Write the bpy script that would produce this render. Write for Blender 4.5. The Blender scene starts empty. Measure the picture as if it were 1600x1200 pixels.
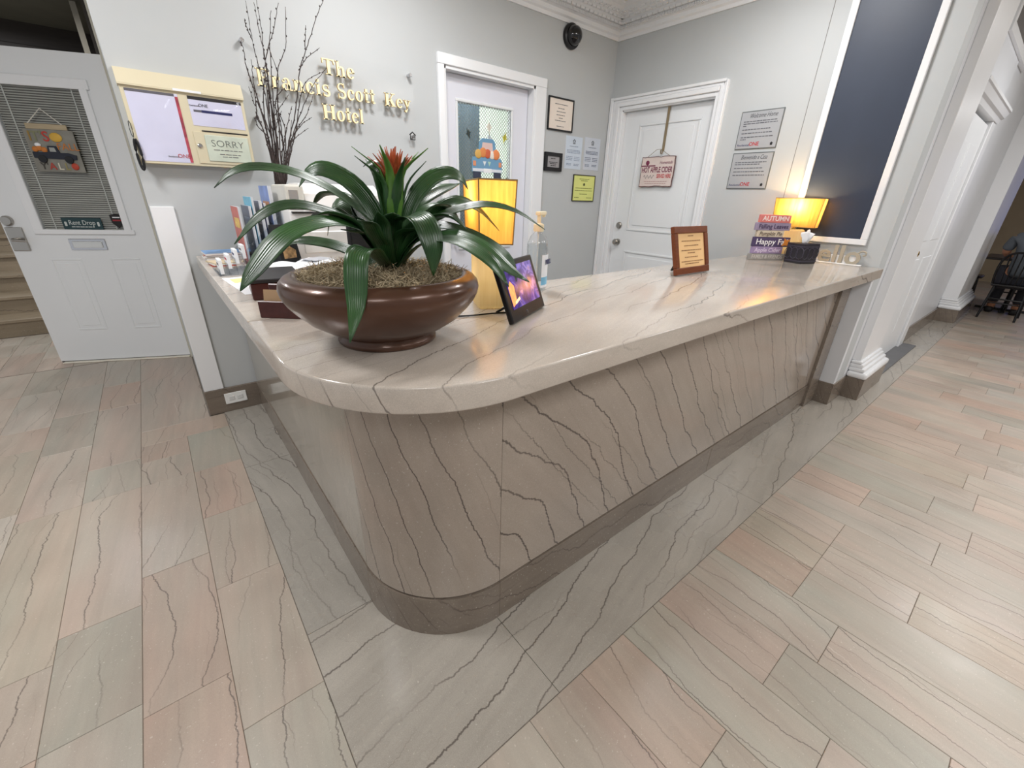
import bpy, bmesh, math, random
from mathutils import Vector, Matrix

# ------------------------------------------------------------------ camera, world, lights, exposure
scene = bpy.context.scene
COL = scene.collection
yaw, pit, rol, FPX = math.radians(39.473), math.radians(24.0405), math.radians(1.7473), 655.7
Fv = Vector((math.sin(yaw) * math.cos(pit), math.cos(yaw) * math.cos(pit), -math.sin(pit)))
Rv = Vector((math.cos(yaw), -math.sin(yaw), 0))
Uv = Rv.cross(Fv)
R2 = math.cos(rol) * Rv + math.sin(rol) * Uv
U2 = -math.sin(rol) * Rv + math.cos(rol) * Uv
CAMH = 1.35
cd = bpy.data.cameras.new('camera')
cam = bpy.data.objects.new('camera', cd)
COL.objects.link(cam)
cd.sensor_width = 36.0
cd.sensor_fit = 'HORIZONTAL'
cd.lens = FPX / 1600 * 36
cd.clip_start = 0.02
m3 = Matrix((R2, U2, -Fv)).transposed()
cam.matrix_world = Matrix.Translation((0, 0, CAMH)) @ m3.to_4x4()
scene.camera = cam

w = bpy.data.worlds.new('world')
scene.world = w
w.use_nodes = True
bg = w.node_tree.nodes['Background']
bg.inputs['Color'].default_value = (0.93, 0.96, 1.0, 1)
bg.inputs['Strength'].default_value = 0.40

def area(name, loc, size, power, color=(1, 0.997, 1.0), rot=(0, 0, 0), sizey=None):
    ld = bpy.data.lights.new(name, 'AREA')
    ld.energy = power
    ld.color = color
    ld.size = size
    if sizey:
        ld.shape = 'RECTANGLE'
        ld.size_y = sizey
    o = bpy.data.objects.new(name, ld)
    o.location = loc
    o.rotation_euler = rot
    COL.objects.link(o)
    return o

# recessed ceiling lights of the lobby (ceiling is at 2.83 m)
area('ceiling_light_desk', (1.25, 2.15, 2.80), 0.34, 19)
area('ceiling_light_counter', (2.75, 1.35, 2.80), 0.40, 17)
area('ceiling_light_lobby', (-0.8, 2.0, 2.80), 0.5, 28)
area('ceiling_light_lobby', (-1.0, -1.3, 2.80), 0.9, 23)
area('ceiling_light_lobby', (1.3, -1.4, 2.80), 0.9, 26)
area('ceiling_light_lobby', (3.7, -1.3, 2.80), 1.0, 25)
area('ceiling_light_lobby', (5.6, -0.7, 2.80), 1.0, 34)
area('ceiling_light_stair', (-0.9, 5.5, 2.66), 0.4, 22)
area('ceiling_light_dining', (10.2, -1.2, 2.80), 0.6, 14)

vs = scene.view_settings
vs.view_transform = 'Standard'
vs.look = 'None'
vs.gamma = 1.0
vs.use_curve_mapping = False
vs.exposure = 0.40

# ------------------------------------------------------------------ helpers
rnd = random.Random(7)

def lin(c):
    out = []
    for v in c[:3]:
        v = v / 255.0
        out.append(v / 12.92 if v <= 0.04045 else ((v + 0.055) / 1.055) ** 2.4)
    return (out[0], out[1], out[2], 1.0)

MATS = {}

def pm(name, rgb, rough=0.5, metal=0.0, var=0.05, scale=6.0, bump=0.0, bscale=60.0, trans=0.0, ior=1.45,
       alpha=1.0, emit=None, estr=0.0, coat=0.0, stretch=None, spec=0.5, sss=0.0):
    """procedural principled material: colour broken up by noise, optional bump"""
    if name in MATS:
        return MATS[name]
    m = bpy.data.materials.new(name)
    m.use_nodes = True
    nt = m.node_tree
    b = nt.nodes['Principled BSDF']
    L = nt.links.new
    tc = nt.nodes.new('ShaderNodeTexCoord')
    mp = nt.nodes.new('ShaderNodeMapping')
    if stretch:
        mp.inputs['Scale'].default_value = stretch
    L(tc.outputs['Object'], mp.inputs['Vector'])
    nz = nt.nodes.new('ShaderNodeTexNoise')
    nz.inputs['Scale'].default_value = scale
    nz.inputs['Detail'].default_value = 4
    L(mp.outputs['Vector'], nz.inputs['Vector'])
    rp = nt.nodes.new('ShaderNodeValToRGB')
    c = lin(rgb)
    rp.color_ramp.elements[0].position = 0.3
    rp.color_ramp.elements[1].position = 0.7
    rp.color_ramp.elements[0].color = tuple(max(0, x * (1 - var)) for x in c[:3]) + (1,)
    rp.color_ramp.elements[1].color = tuple(min(1, x * (1 + var)) for x in c[:3]) + (1,)
    L(nz.outputs['Fac'], rp.inputs['Fac'])
    L(rp.outputs['Color'], b.inputs['Base Color'])
    b.inputs['Roughness'].default_value = rough
    b.inputs['Metallic'].default_value = metal
    b.inputs['IOR'].default_value = ior
    b.inputs['Transmission Weight'].default_value = trans
    b.inputs['Alpha'].default_value = alpha
    b.inputs['Coat Weight'].default_value = coat
    b.inputs['Specular IOR Level'].default_value = spec
    if sss:
        b.inputs['Subsurface Weight'].default_value = sss
        b.inputs['Subsurface Radius'].default_value = (0.02, 0.01, 0.006)
    if emit:
        b.inputs['Emission Color'].default_value = lin(emit)
        b.inputs['Emission Strength'].default_value = estr
    if bump:
        n2 = nt.nodes.new('ShaderNodeTexNoise')
        n2.inputs['Scale'].default_value = bscale
        n2.inputs['Detail'].default_value = 3
        L(mp.outputs['Vector'], n2.inputs['Vector'])
        bp = nt.nodes.new('ShaderNodeBump')
        bp.inputs['Strength'].default_value = bump
        bp.inputs['Distance'].default_value = 0.002
        L(n2.outputs['Fac'], bp.inputs['Height'])
        L(bp.outputs['Normal'], b.inputs['Normal'])
    MATS[name] = m
    return m

def clear(name, tint=(255, 255, 255), keep=0.85, rough=0.03, base=0.035):
    """thin clear plastic or glass sheet: see-through with a glossy skin"""
    if name in MATS:
        return MATS[name]
    m = bpy.data.materials.new(name)
    m.use_nodes = True
    nt = m.node_tree
    for n in list(nt.nodes):
        nt.nodes.remove(n)
    out = nt.nodes.new('ShaderNodeOutputMaterial')
    t = nt.nodes.new('ShaderNodeBsdfTransparent')
    t.inputs['Color'].default_value = lin(tint)
    g = nt.nodes.new('ShaderNodeBsdfGlossy')
    g.inputs['Roughness'].default_value = rough
    lw = nt.nodes.new('ShaderNodeLayerWeight')
    lw.inputs['Blend'].default_value = 0.5
    pw = nt.nodes.new('ShaderNodeMath')
    pw.operation = 'POWER'
    pw.inputs[1].default_value = 4.0
    nt.links.new(lw.outputs['Facing'], pw.inputs[0])
    mx0 = nt.nodes.new('ShaderNodeMath')
    mx0.operation = 'MULTIPLY_ADD'
    mx0.inputs[1].default_value = keep
    mx0.inputs[2].default_value = base
    nt.links.new(pw.outputs[0], mx0.inputs[0])
    mx = nt.nodes.new('ShaderNodeMixShader')
    nt.links.new(mx0.outputs[0], mx.inputs['Fac'])
    nt.links.new(t.outputs[0], mx.inputs[1])
    nt.links.new(g.outputs[0], mx.inputs[2])
    nt.links.new(mx.outputs[0], out.inputs['Surface'])
    MATS[name] = m
    return m

def marble(name, c0, c1, vein=(72, 62, 58), rot=(0, 0, 0), across=4.0, along=0.7, levels=7.0, width=0.0024,
           rough=0.22, tint=False, veinamt=0.8, pale=0.0, jag=0.013, grain=0.10, coat=0.0, ymix=0.5, fade=(0.38, 0.54), streak=0.06):
    """grey-beige stylolitic marble: long jagged dark seams along local Y of the rotated frame"""
    if name in MATS:
        return MATS[name]
    m = bpy.data.materials.new(name)
    m.use_nodes = True
    nt = m.node_tree
    N, L = nt.nodes.new, nt.links.new
    b = nt.nodes['Principled BSDF']
    geo = N('ShaderNodeTexCoord')
    src = geo.outputs['Object']
    if tint:
        at = N('ShaderNodeAttribute')
        at.attribute_name = 'seed'
        sc = N('ShaderNodeVectorMath')
        sc.operation = 'SCALE'
        sc.inputs['Scale'].default_value = 31.0
        L(at.outputs['Color'], sc.inputs[0])
        ad = N('ShaderNodeVectorMath')
        ad.operation = 'ADD'
        L(src, ad.inputs[0])
        L(sc.outputs[0], ad.inputs[1])
        src = ad.outputs[0]
    # fine jitter so that the seams look stitched
    jn = N('ShaderNodeTexNoise')
    jn.inputs['Scale'].default_value = 95
    jn.inputs['Detail'].default_value = 2
    L(src, jn.inputs['Vector'])
    js = N('ShaderNodeVectorMath')
    js.operation = 'SUBTRACT'
    js.inputs[1].default_value = (0.5, 0.5, 0.5)
    L(jn.outputs['Color'], js.inputs[0])
    jm = N('ShaderNodeVectorMath')
    jm.operation = 'SCALE'
    jm.inputs['Scale'].default_value = jag
    L(js.outputs[0], jm.inputs[0])
    ja = N('ShaderNodeVectorMath')
    ja.operation = 'ADD'
    L(src, ja.inputs[0])
    L(jm.outputs[0], ja.inputs[1])

    def mapped(v, scl, off=(0, 0, 0)):
        r = N('ShaderNodeMapping')
        r.inputs['Rotation'].default_value = rot
        L(v, r.inputs['Vector'])
        s = N('ShaderNodeMapping')
        s.inputs['Scale'].default_value = scl
        s.inputs['Location'].default_value = off
        L(r.outputs[0], s.inputs['Vector'])
        return s.outputs[0]

    def noise(v, scale, detail=3, rgh=0.5):
        n = N('ShaderNodeTexNoise')
        n.inputs['Scale'].default_value = scale
        n.inputs['Detail'].default_value = detail
        n.inputs['Roughness'].default_value = rgh
        L(v, n.inputs['Vector'])
        return n.outputs['Fac']

    def math_(op, a, bb=None, c=None):
        n = N('ShaderNodeMath')
        n.operation = op
        for i, x in enumerate((a, bb, c)):
            if x is None:
                continue
            if isinstance(x, (int, float)):
                n.inputs[i].default_value = x
            else:
                L(x, n.inputs[i])
        return n.outputs[0]

    def seams(scl, freq, half, off, fade_lo, fade_hi):
        """seams about 1/freq metres apart, each `half` metres to either side of its line"""
        v = mapped(src, (1, 1, 1), off)
        sx = N('ShaderNodeSeparateXYZ')
        L(v, sx.inputs[0])
        a1 = noise(mapped(src, (0.55, 1.15, 0.55), off), 1.0, 1.0, 0.4)
        a2 = noise(mapped(src, (2.2, 7.5, 2.2), off), 1.0, 2.0, 0.5)
        a3 = noise(mapped(src, (24, 95, 24), off), 1.0, 2.0, 0.6)
        u = math_('ADD', math_('MULTIPLY_ADD', sx.outputs[2], ymix, sx.outputs[0]), math_('MULTIPLY', a1, 0.34))
        u = math_('ADD', u, math_('MULTIPLY', a2, 0.058))
        u = math_('ADD', u, math_('MULTIPLY', a3, jag))
        f = math_('FRACT', math_('MULTIPLY', u, freq))
        d = math_('ABSOLUTE', math_('SUBTRACT', f, 0.5))
        mr = N('ShaderNodeMapRange')
        mr.inputs['From Min'].default_value = half * freq * 0.5
        mr.inputs['From Max'].default_value = half * freq * 1.3
        mr.inputs['To Min'].default_value = 1
        mr.inputs['To Max'].default_value = 0
        L(d, mr.inputs['Value'])
        fd = N('ShaderNodeMapRange')
        fd.inputs['From Min'].default_value = fade_lo
        fd.inputs['From Max'].default_value = fade_hi
        L(noise(mapped(src, scl, (off[0] + 3, off[1] + 9, 1)), 1.0, 2), fd.inputs['Value'])
        return math_('MULTIPLY', mr.outputs[0], fd.outputs[0])

    a, l = across, along
    s1 = seams((a, l, a), levels, width, (0, 0, 0), fade[0], fade[1])
    s2 = seams((a * 1.5, l * 1.6, a * 1.5), levels * 1.63, width * 0.6, (7.3, 3, 5), 0.50, 0.64)
    vtot = math_('MINIMUM', math_('MULTIPLY_ADD', s2, 0.65, s1), 1.0)
    # body colour: streaky bands + clouds
    band = noise(mapped(ja.outputs[0], (a * 2.2, l * 1.2, a * 2.2), (1, 2, 3)), 1.0, 5, 0.6)
    cloud = noise(src, 3.0, 4, 0.55)
    mixf = math_('MULTIPLY_ADD', cloud, 0.5, math_('MULTIPLY', band, 0.5))
    rp = N('ShaderNodeValToRGB')
    rp.color_ramp.elements[0].position = 0.24
    rp.color_ramp.elements[1].position = 0.76
    rp.color_ramp.elements[0].color = lin(c0)
    rp.color_ramp.elements[1].color = lin(c1)
    L(mixf, rp.inputs['Fac'])
    body = rp.outputs['Color']

    def mixc(kind, fac, A, B):
        x = N('ShaderNodeMix')
        x.data_type = 'RGBA'
        x.blend_type = kind
        for sock, val in ((0, fac), (6, A), (7, B)):
            if isinstance(val, (int, float)):
                x.inputs[sock].default_value = val
            elif isinstance(val, tuple):
                x.inputs[sock].default_value = val
            else:
                L(val, x.inputs[sock])
        return x.outputs[2]

    if tint:
        at2 = N('ShaderNodeAttribute')
        at2.attribute_name = 'tint'
        body = mixc('MULTIPLY', 1.0, body, at2.outputs['Color'])
    sp = noise(src, 420.0, 2, 0.6)
    spm = N('ShaderNodeMapRange')
    spm.inputs['From Min'].default_value = 0.3
    spm.inputs['From Max'].default_value = 0.7
    spm.inputs['To Min'].default_value = 1 - grain
    spm.inputs['To Max'].default_value = 1 + grain
    L(sp, spm.inputs['Value'])
    stk = noise(mapped(ja.outputs[0], (a * 11, l * 2.0, a * 11), (4, 1, 2)), 1.0, 4, 0.65)
    stm = N('ShaderNodeMapRange')
    stm.inputs['From Min'].default_value = 0.28
    stm.inputs['From Max'].default_value = 0.72
    stm.inputs['To Min'].default_value = 1 - streak
    stm.inputs['To Max'].default_value = 1 + streak
    L(stk, stm.inputs['Value'])
    if tint:
        hue = noise(mapped(ja.outputs[0], (6.0, 1.3, 6.0), (11, 4, 2)), 1.0, 3, 0.55)
        hm = N('ShaderNodeValToRGB')
        hm.color_ramp.elements[0].position = 0.30
        hm.color_ramp.elements[1].position = 0.70
        hm.color_ramp.elements[0].color = lin((246, 249, 245))
        hm.color_ramp.elements[1].color = lin((255, 244, 239))
        L(hue, hm.inputs['Fac'])
        body = mixc('MULTIPLY', 1.0, body, hm.outputs[0])
    cs = N('ShaderNodeCombineColor')
    for i in range(3):
        L(stm.outputs[0], cs.inputs[i])
    body = mixc('MULTIPLY', 1.0, body, cs.outputs[0])
    fk = N('ShaderNodeMapRange')
    fk.inputs['From Min'].default_value = 0.70
    fk.inputs['From Max'].default_value = 0.76
    fk.inputs['To Max'].default_value = 0.35
    L(noise(src, 130.0, 1, 0.5), fk.inputs['Value'])
    body = mixc('MIX', fk.outputs[0], body, lin((222, 215, 205)))
    cmb = N('ShaderNodeCombineColor')
    for i in range(3):
        L(spm.outputs[0], cmb.inputs[i])
    body = mixc('MULTIPLY', 1.0, body, cmb.outputs[0])
    col = mixc('MIX', math_('MULTIPLY', vtot, veinamt), body, lin(vein))
    if pale:
        s3 = seams((a * 0.9, l * 2.6, a * 0.9), 2.2, width * 0.6, (17, 23, 5), 0.60, 0.70)
        col = mixc('MIX', math_('MULTIPLY', s3, pale), col, lin((226, 220, 210)))
    L(col, b.inputs['Base Color'])
    rr = N('ShaderNodeMapRange')
    rr.inputs['From Min'].default_value = 0.3
    rr.inputs['From Max'].default_value = 0.7
    rr.inputs['To Min'].default_value = rough * 0.75
    rr.inputs['To Max'].default_value = rough * 1.3
    L(cloud, rr.inputs['Value'])
    L(rr.outputs[0], b.inputs['Roughness'])
    b.inputs['Coat Weight'].default_value = coat
    b.inputs['Coat Roughness'].default_value = 0.06
    bp = N('ShaderNodeBump')
    bp.inputs['Strength'].default_value = 0.12
    bp.inputs['Distance'].default_value = 0.001
    L(math_('MULTIPLY_ADD', vtot, -1.0, sp), bp.inputs['Height'])
    L(bp.outputs['Normal'], b.inputs['Normal'])
    MATS[name] = m
    return m


class MB:
    """collects shapes into one bmesh"""
    def __init__(self):
        self.bm = bmesh.new()

    def box(self, x0, x1, y0, y1, z0, z1, bev=0.0, seg=1, rot=None, piv=None):
        g = bmesh.ops.create_cube(self.bm, size=1.0)
        vs_ = g['verts']
        for v in vs_:
            v.co = Vector(((x0 + x1) / 2 + v.co.x * (x1 - x0), (y0 + y1) / 2 + v.co.y * (y1 - y0), (z0 + z1) / 2 + v.co.z * (z1 - z0)))
        allv = vs_
        if bev:
            es = list({e for v in vs_ for e in v.link_edges})
            r = bmesh.ops.bevel(self.bm, geom=es, offset=bev, segments=seg, affect='EDGES', profile=0.5)
            allv = list({v for f in r['faces'] for v in f.verts} | {v for v in vs_ if v.is_valid})
        if rot is not None:
            bmesh.ops.transform(self.bm, matrix=Matrix.Translation(piv) @ rot @ Matrix.Translation(-Vector(piv)), verts=allv)
        return self

    def prism(self, pts, h0, h1, axis='z', bev=0.0, seg=2):
        """polygon (2-D) extruded; axis z: pts are (x,y); axis y: pts are (x,z); axis x: pts are (y,z)"""
        def mk(p, h):
            return {'z': Vector((p[0], p[1], h)), 'y': Vector((p[0], h, p[1])), 'x': Vector((h, p[0], p[1]))}[axis]
        lo = [self.bm.verts.new(mk(p, h0)) for p in pts]
        hi = [self.bm.verts.new(mk(p, h1)) for p in pts]
        n = len(pts)
        fs = [self.bm.faces.new(lo[::-1]), self.bm.faces.new(hi)]
        for i in range(n):
            fs.append(self.bm.faces.new((lo[i], lo[(i + 1) % n], hi[(i + 1) % n], hi[i])))
        bmesh.ops.recalc_face_normals(self.bm, faces=fs)
        if bev:
            es = [e for f in fs[:2] for e in f.edges]
            bmesh.ops.bevel(self.bm, geom=es, offset=bev, segments=seg, affect='EDGES', profile=0.5)
        return self

    def lathe(self, prof, cx=0, cy=0, n=32, cap=True, sx=1.0, sy=1.0):
        rings = []
        for r, z in prof:
            rings.append([self.bm.verts.new((cx + sx * r * math.cos(2 * math.pi * i / n), cy + sy * r * math.sin(2 * math.pi * i / n), z)) for i in range(n)])
        fs = []
        for a, bb in zip(rings[:-1], rings[1:]):
            for i in range(n):
                fs.append(self.bm.faces.new((a[i], a[(i + 1) % n], bb[(i + 1) % n], bb[i])))
        if cap:
            fs.append(self.bm.faces.new(rings[0][::-1]))
            fs.append(self.bm.faces.new(rings[-1]))
        bmesh.ops.recalc_face_normals(self.bm, faces=fs)
        return self

    def tube(self, pts, r, n=8, r1=None, cap=True):
        pts = [Vector(p) for p in pts]
        rings = []
        up = Vector((0, 0, 1))
        for i, p in enumerate(pts):
            t = (pts[min(i + 1, len(pts) - 1)] - pts[max(i - 1, 0)]).normalized()
            a = t.cross(up)
            if a.length < 1e-3:
                a = t.cross(Vector((1, 0, 0)))
            a.normalize()
            c = a.cross(t)
            rr = r if r1 is None else r + (r1 - r) * i / (len(pts) - 1)
            rings.append([self.bm.verts.new(p + rr * (math.cos(2 * math.pi * k / n) * a + math.sin(2 * math.pi * k / n) * c)) for k in range(n)])
        fs = []
        for a, bb in zip(rings[:-1], rings[1:]):
            for i in range(n):
                fs.append(self.bm.faces.new((a[i], a[(i + 1) % n], bb[(i + 1) % n], bb[i])))
        if cap:
            fs.append(self.bm.faces.new(rings[0]))
            fs.append(self.bm.faces.new(rings[-1]))
        bmesh.ops.recalc_face_normals(self.bm, faces=fs)
        return self

    def sphere(self, c, r, n=16, sx=1, sy=1, sz=1):
        g = bmesh.ops.create_uvsphere(self.bm, u_segments=n, v_segments=max(6, n // 2), radius=r)
        for v in g['verts']:
            v.co = Vector((c[0] + v.co.x * sx, c[1] + v.co.y * sy, c[2] + v.co.z * sz))
        return self

    def quad(self, *ps):
        self.bm.faces.new([self.bm.verts.new(p) for p in ps])
        return self

    def build(self, name, mat, parent=None, smooth=False, ang=40):
        me = bpy.data.meshes.new(name)
        self.bm.to_mesh(me)
        self.bm.free()
        if mat:
            me.materials.append(mat)
        o = bpy.data.objects.new(name, me)
        COL.objects.link(o)
        if parent:
            o.parent = parent
        if smooth:
            me.polygons.foreach_set('use_smooth', [True] * len(me.polygons))
            me.set_sharp_from_angle(angle=math.radians(ang))
        return o


def thing(name, label, cat, loc=(0, 0, 0), rotz=0.0, group=None):
    o = bpy.data.objects.new(name, None)
    o.empty_display_size = 0.05
    COL.objects.link(o)
    o.location = loc
    o.rotation_euler = (0, 0, rotz)
    o['label'] = label
    o['category'] = cat
    if group:
        o['group'] = group
    return o

def tag(o, label, cat, group=None):
    o['label'] = label
    o['category'] = cat
    if group:
        o['group'] = group
    return o

def struct(o, label=None):
    o['kind'] = 'structure'
    if label:
        o['label'] = label
    return o

def sroot(name, label=None, loc=(0, 0, 0), rotz=0.0):
    o = bpy.data.objects.new(name, None)
    COL.objects.link(o)
    o.location = loc
    o.rotation_euler = (0, 0, rotz)
    return struct(o, label)

def text(name, s, size, mat, parent, x, z, y=-0.001, align='CENTER', shear=0.0, ext=0.0004, width=None, rot=None, bold=0.0, spacing=1.0):
    """flat lettering standing in the local XZ plane, facing local -Y"""
    c = bpy.data.curves.new('t', 'FONT')
    c.body = s
    c.size = size
    c.align_x = align
    c.shear = shear
    c.extrude = ext
    c.offset = bold
    c.space_character = spacing
    c.resolution_u = 3
    t = bpy.data.objects.new('t', c)
    COL.objects.link(t)
    bpy.context.view_layer.update()
    me = bpy.data.meshes.new_from_object(t.evaluated_get(bpy.context.evaluated_depsgraph_get()))
    bpy.data.objects.remove(t)
    bpy.data.curves.remove(c)
    me.transform(Matrix.Rotation(math.pi / 2, 4, 'X'))
    if width:
        xs = [v.co.x for v in me.vertices]
        k = width / (max(xs) - min(xs))
        me.transform(Matrix.Diagonal((k, 1, 1, 1)))
    if rot:
        me.transform(Matrix.Rotation(rot, 4, 'Y'))
    me.transform(Matrix.Translation((x, y, z)))
    me.materials.clear()
    me.materials.append(mat)
    me.name = name
    o = bpy.data.objects.new(name, me)
    COL.objects.link(o)
    o.parent = parent
    return o

def lines(name, rows, mat, parent, y=-0.001, h=0.004):
    """rows of fine print too small to read: (x0, x1, z), broken into word-long dashes"""
    mb = MB()
    r = random.Random(len(rows) * 13 + int(abs(rows[0][2]) * 1000))
    for x0, x1, z in rows:
        x = x0
        while x < x1 - 0.004:
            wd = min(r.uniform(0.010, 0.030), x1 - x)
            mb.box(x, x + wd, y - 0.0004, y + 0.0004, z - h / 2, z + h / 2)
            x += wd + 0.004
    o = mb.build(name, mat, parent)
    o['kind'] = 'stuff'
    return o

# ------------------------------------------------------------------ materials
WALL = pm('wall_paint_grey', (190, 193, 194), 0.55, var=0.02, scale=2, bump=0.05, bscale=300)
WHITE = pm('white_semigloss', (236, 237, 239), 0.28, var=0.01, scale=2)
DOORW = pm('white_door_paint', (232, 234, 236), 0.35, var=0.015, scale=2)
CEIL = pm('ceiling_paint', (222, 218, 206), 0.8, var=0.02)
GROUT = pm('grout', (128, 120, 112), 0.8, var=0.15, scale=20)
BLACK = pm('black_plastic', (22, 22, 24), 0.3, var=0.1)
DARK = pm('ink_black', (35, 33, 34), 0.7, var=0.05)
GREYINK = pm('ink_grey', (105, 103, 106), 0.8, var=0.05)
REDINK = pm('ink_red', (186, 34, 40), 0.6, var=0.05)
NAVYINK = pm('ink_navy', (40, 44, 92), 0.6, var=0.05)
PAPER = pm('white_paper', (238, 239, 242), 0.75, var=0.02)
STEEL = pm('satin_nickel', (178, 174, 168), 0.28, metal=1.0, var=0.05)
CHROME = pm('chrome', (205, 205, 208), 0.12, metal=1.0, var=0.02)
BRASS = pm('brass', (214, 176, 88), 0.22, metal=1.0, var=0.05)
CREAM = pm('cream_metal', (214, 204, 176), 0.42, var=0.02, bump=0.05, bscale=200)

FLOORM = marble('floor_marble', (168, 161, 154), (193, 185, 177), rot=(0, 0, 0.10), across=3.0, along=1.0, levels=8.0, width=0.0021,
                rough=0.36, tint=True, veinamt=0.68, pale=0.5, grain=0.05, fade=(0.42, 0.58), streak=0.07)
BORDX = marble('border_marble_front', (148, 142, 133), (180, 173, 163), rot=(0, 0, 1.35), across=3.0, along=0.9, levels=8.0, width=0.0026, rough=0.28, veinamt=0.75)
BORDY = marble('border_marble_side', (146, 141, 133), (178, 172, 163), rot=(0, 0, -0.12), across=3.0, along=1.0, levels=10.0, width=0.0024, rough=0.28, veinamt=0.75)
PANELM = marble('panel_marble', (146, 134, 123), (172, 160, 148), rot=(math.radians(90), 0, math.radians(40)), across=2.6, along=0.6, levels=8.0, width=0.0030,
                rough=0.13, veinamt=0.9, coat=0.35, fade=(0.34, 0.50))
CORNERM = marble('corner_marble', (146, 134, 123), (172, 160, 148), rot=(math.radians(90), 0, math.radians(20)), across=2.6, along=0.6, levels=7.5, width=0.0028,
                 rough=0.13, veinamt=0.9, coat=0.35, ymix=-1.0, fade=(0.34, 0.50))
SIDEM = marble('side_marble', (150, 142, 130), (176, 167, 154), rot=(math.radians(90), 0, math.radians(-24)), across=2.6, along=0.6, levels=6.0, width=0.0016,
               rough=0.10, veinamt=0.6, coat=0.4, ymix=-1.0)
SLABM = marble('slab_marble', (182, 171, 160), (206, 197, 187), rot=(0, 0, 1.22), across=2.4, along=0.6, levels=7.5, width=0.0022,
               rough=0.15, veinamt=0.68, coat=0.3)
BASEM = marble('base_marble', (106, 95, 85), (138, 126, 114), rot=(0, 0, 1.5), across=5.0, along=0.8, levels=14.0, width=0.002, rough=0.2, veinamt=0.6)
STAIRM = marble('stair_marble', (132, 118, 98), (160, 145, 124), rot=(0, 0, 1.5), across=5.0, along=0.8, levels=9.0, width=0.002, rough=0.4, veinamt=0.5)

# ================================================================== SETTING
# ---- floor: dark grout bed, every tile an object (the small far ones joined as stuff)
fl = MB()
fl.box(-3.2, 14.5, -3.6, 9.0, -0.10, -0.003)
floor = struct(fl.build('floor', GROUT), 'pale pink and grey marble tile floor of the lobby')

PALETTE = [(255, 249, 244), (252, 247, 242), (255, 246, 240), (247, 247, 244), (242, 244, 240), (253, 242, 236),
           (251, 236, 228), (255, 254, 252), (250, 246, 238), (246, 239, 235), (236, 238, 234), (250, 243, 239), (252, 248, 244), (249, 246, 242)]

def projpx(x, y, z=0.0):
    d = Vector((x, y, z - CAMH))
    k = d.dot(Fv)
    if k < 0.05:
        return None
    return (800 + FPX * d.dot(R2) / k, 600 - FPX * d.dot(U2) / k)

def tilearea(x0, x1, y0, y1):
    ps = [projpx(*p) for p in ((x0, y0), (x1, y0), (x1, y1), (x0, y1))]
    if any(p is None for p in ps):
        return 0.0
    cx = sum(p[0] for p in ps) / 4
    cy = sum(p[1] for p in ps) / 4
    if not (-60 < cx < 1660 and 300 < cy < 1300):
        return 0.0
    a = 0
    for i in range(4):
        p, q = ps[i], ps[(i + 1) % 4]
        a += p[0] * q[1] - q[0] * p[1]
    return abs(a) / 2

TG = 0.0006
tiles = []
tr = random.Random(21)

def row(x0, x1, ya, yb, fixed=None):
    """tiles of one row between ya (near) and yb (far)"""
    ys = [yb]
    y = yb
    fixed = list(fixed or [])
    while y > ya + 0.2:
        nxt = fixed.pop(0) if fixed else y - tr.choice((0.30, 0.38, 0.45, 0.52, 0.60, 0.66))
        if nxt < ya + 0.15:
            nxt = ya
        ys.append(nxt)
        y = nxt
    if ys[-1] > ya:
        ys.append(ya)
    for a, b_ in zip(ys[1:], ys[:-1]):
        tiles.append((x0, x1, a, b_))

# left of the counter: rows run towards the stair door
xl = [0.083 - 0.2118 * i for i in range(16)]
row(xl[1], xl[0], -3.0, 2.86, [2.41, 1.98, 1.515, 0.95, 0.42])
row(xl[2], xl[1], -3.0, 2.86, [2.66, 2.42, 1.74, 1.15, 0.62])
tiles.append((xl[2], xl[0], 2.86, 3.06))
tiles.append((xl[2], 0.004, 3.06, 4.64))
row(xl[3], xl[2], -3.0, 4.64, [4.0, 3.55, 2.73, 2.42, 1.6, 1.2])
row(xl[4], xl[3], -3.0, 4.64, [4.1, 3.57, 3.04, 2.41, 1.5])
for i in range(4, 14):
    row(xl[i + 1], xl[i], -3.0, 4.64)
# stair hall beyond the stair door
for i in range(0, 15):
    row(xl[i + 1], xl[i], 4.66, 5.90)
# in front of the counter and down the corridor
xr = [0.083 + 0.2105 * i for i in range(68)]
for i in range(0, 67):
    if xr[i + 1] < 9.3:
        row(xr[i], xr[i + 1], -3.4, 0.488, {3: [0.13, -0.2], 4: [-0.06, -0.5], 5: [0.12, -0.28], 2: [0.06, -0.4]}.get(i))
    else:
        row(xr[i], xr[i + 1], -3.4, 4.0)

tiles.sort(key=lambda t: -tilearea(*t))

def tile_geo(t, bm, la, lb):
    x0, x1, y0, y1 = t
    dz = tr.uniform(-0.0004, 0.0004)
    x0 += TG; x1 -= TG; y0 += TG; y1 -= TG
    e = 0.0012
    lo = [bm.verts.new(p) for p in ((x0, y0, -0.006), (x1, y0, -0.006), (x1, y1, -0.006), (x0, y1, -0.006))]
    md = [bm.verts.new(p) for p in ((x0, y0, dz - e), (x1, y0, dz - e), (x1, y1, dz - e), (x0, y1, dz - e))]
    hi = [bm.verts.new(p) for p in ((x0 + e, y0 + e, dz), (x1 - e, y0 + e, dz), (x1 - e, y1 - e, dz), (x0 + e, y1 - e, dz))]
    c = lin(tr.choice(PALETTE))
    sd = (tr.random(), tr.random(), tr.random(), 1)
    for v in lo + md + hi:
        v[la] = c
        v[lb] = sd
    bm.faces.new(hi)
    for i in range(4):
        j = (i + 1) % 4
        bm.faces.new((md[i], md[j], hi[j], hi[i]))
        bm.faces.new((lo[i], lo[j], md[j], md[i]))

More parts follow.
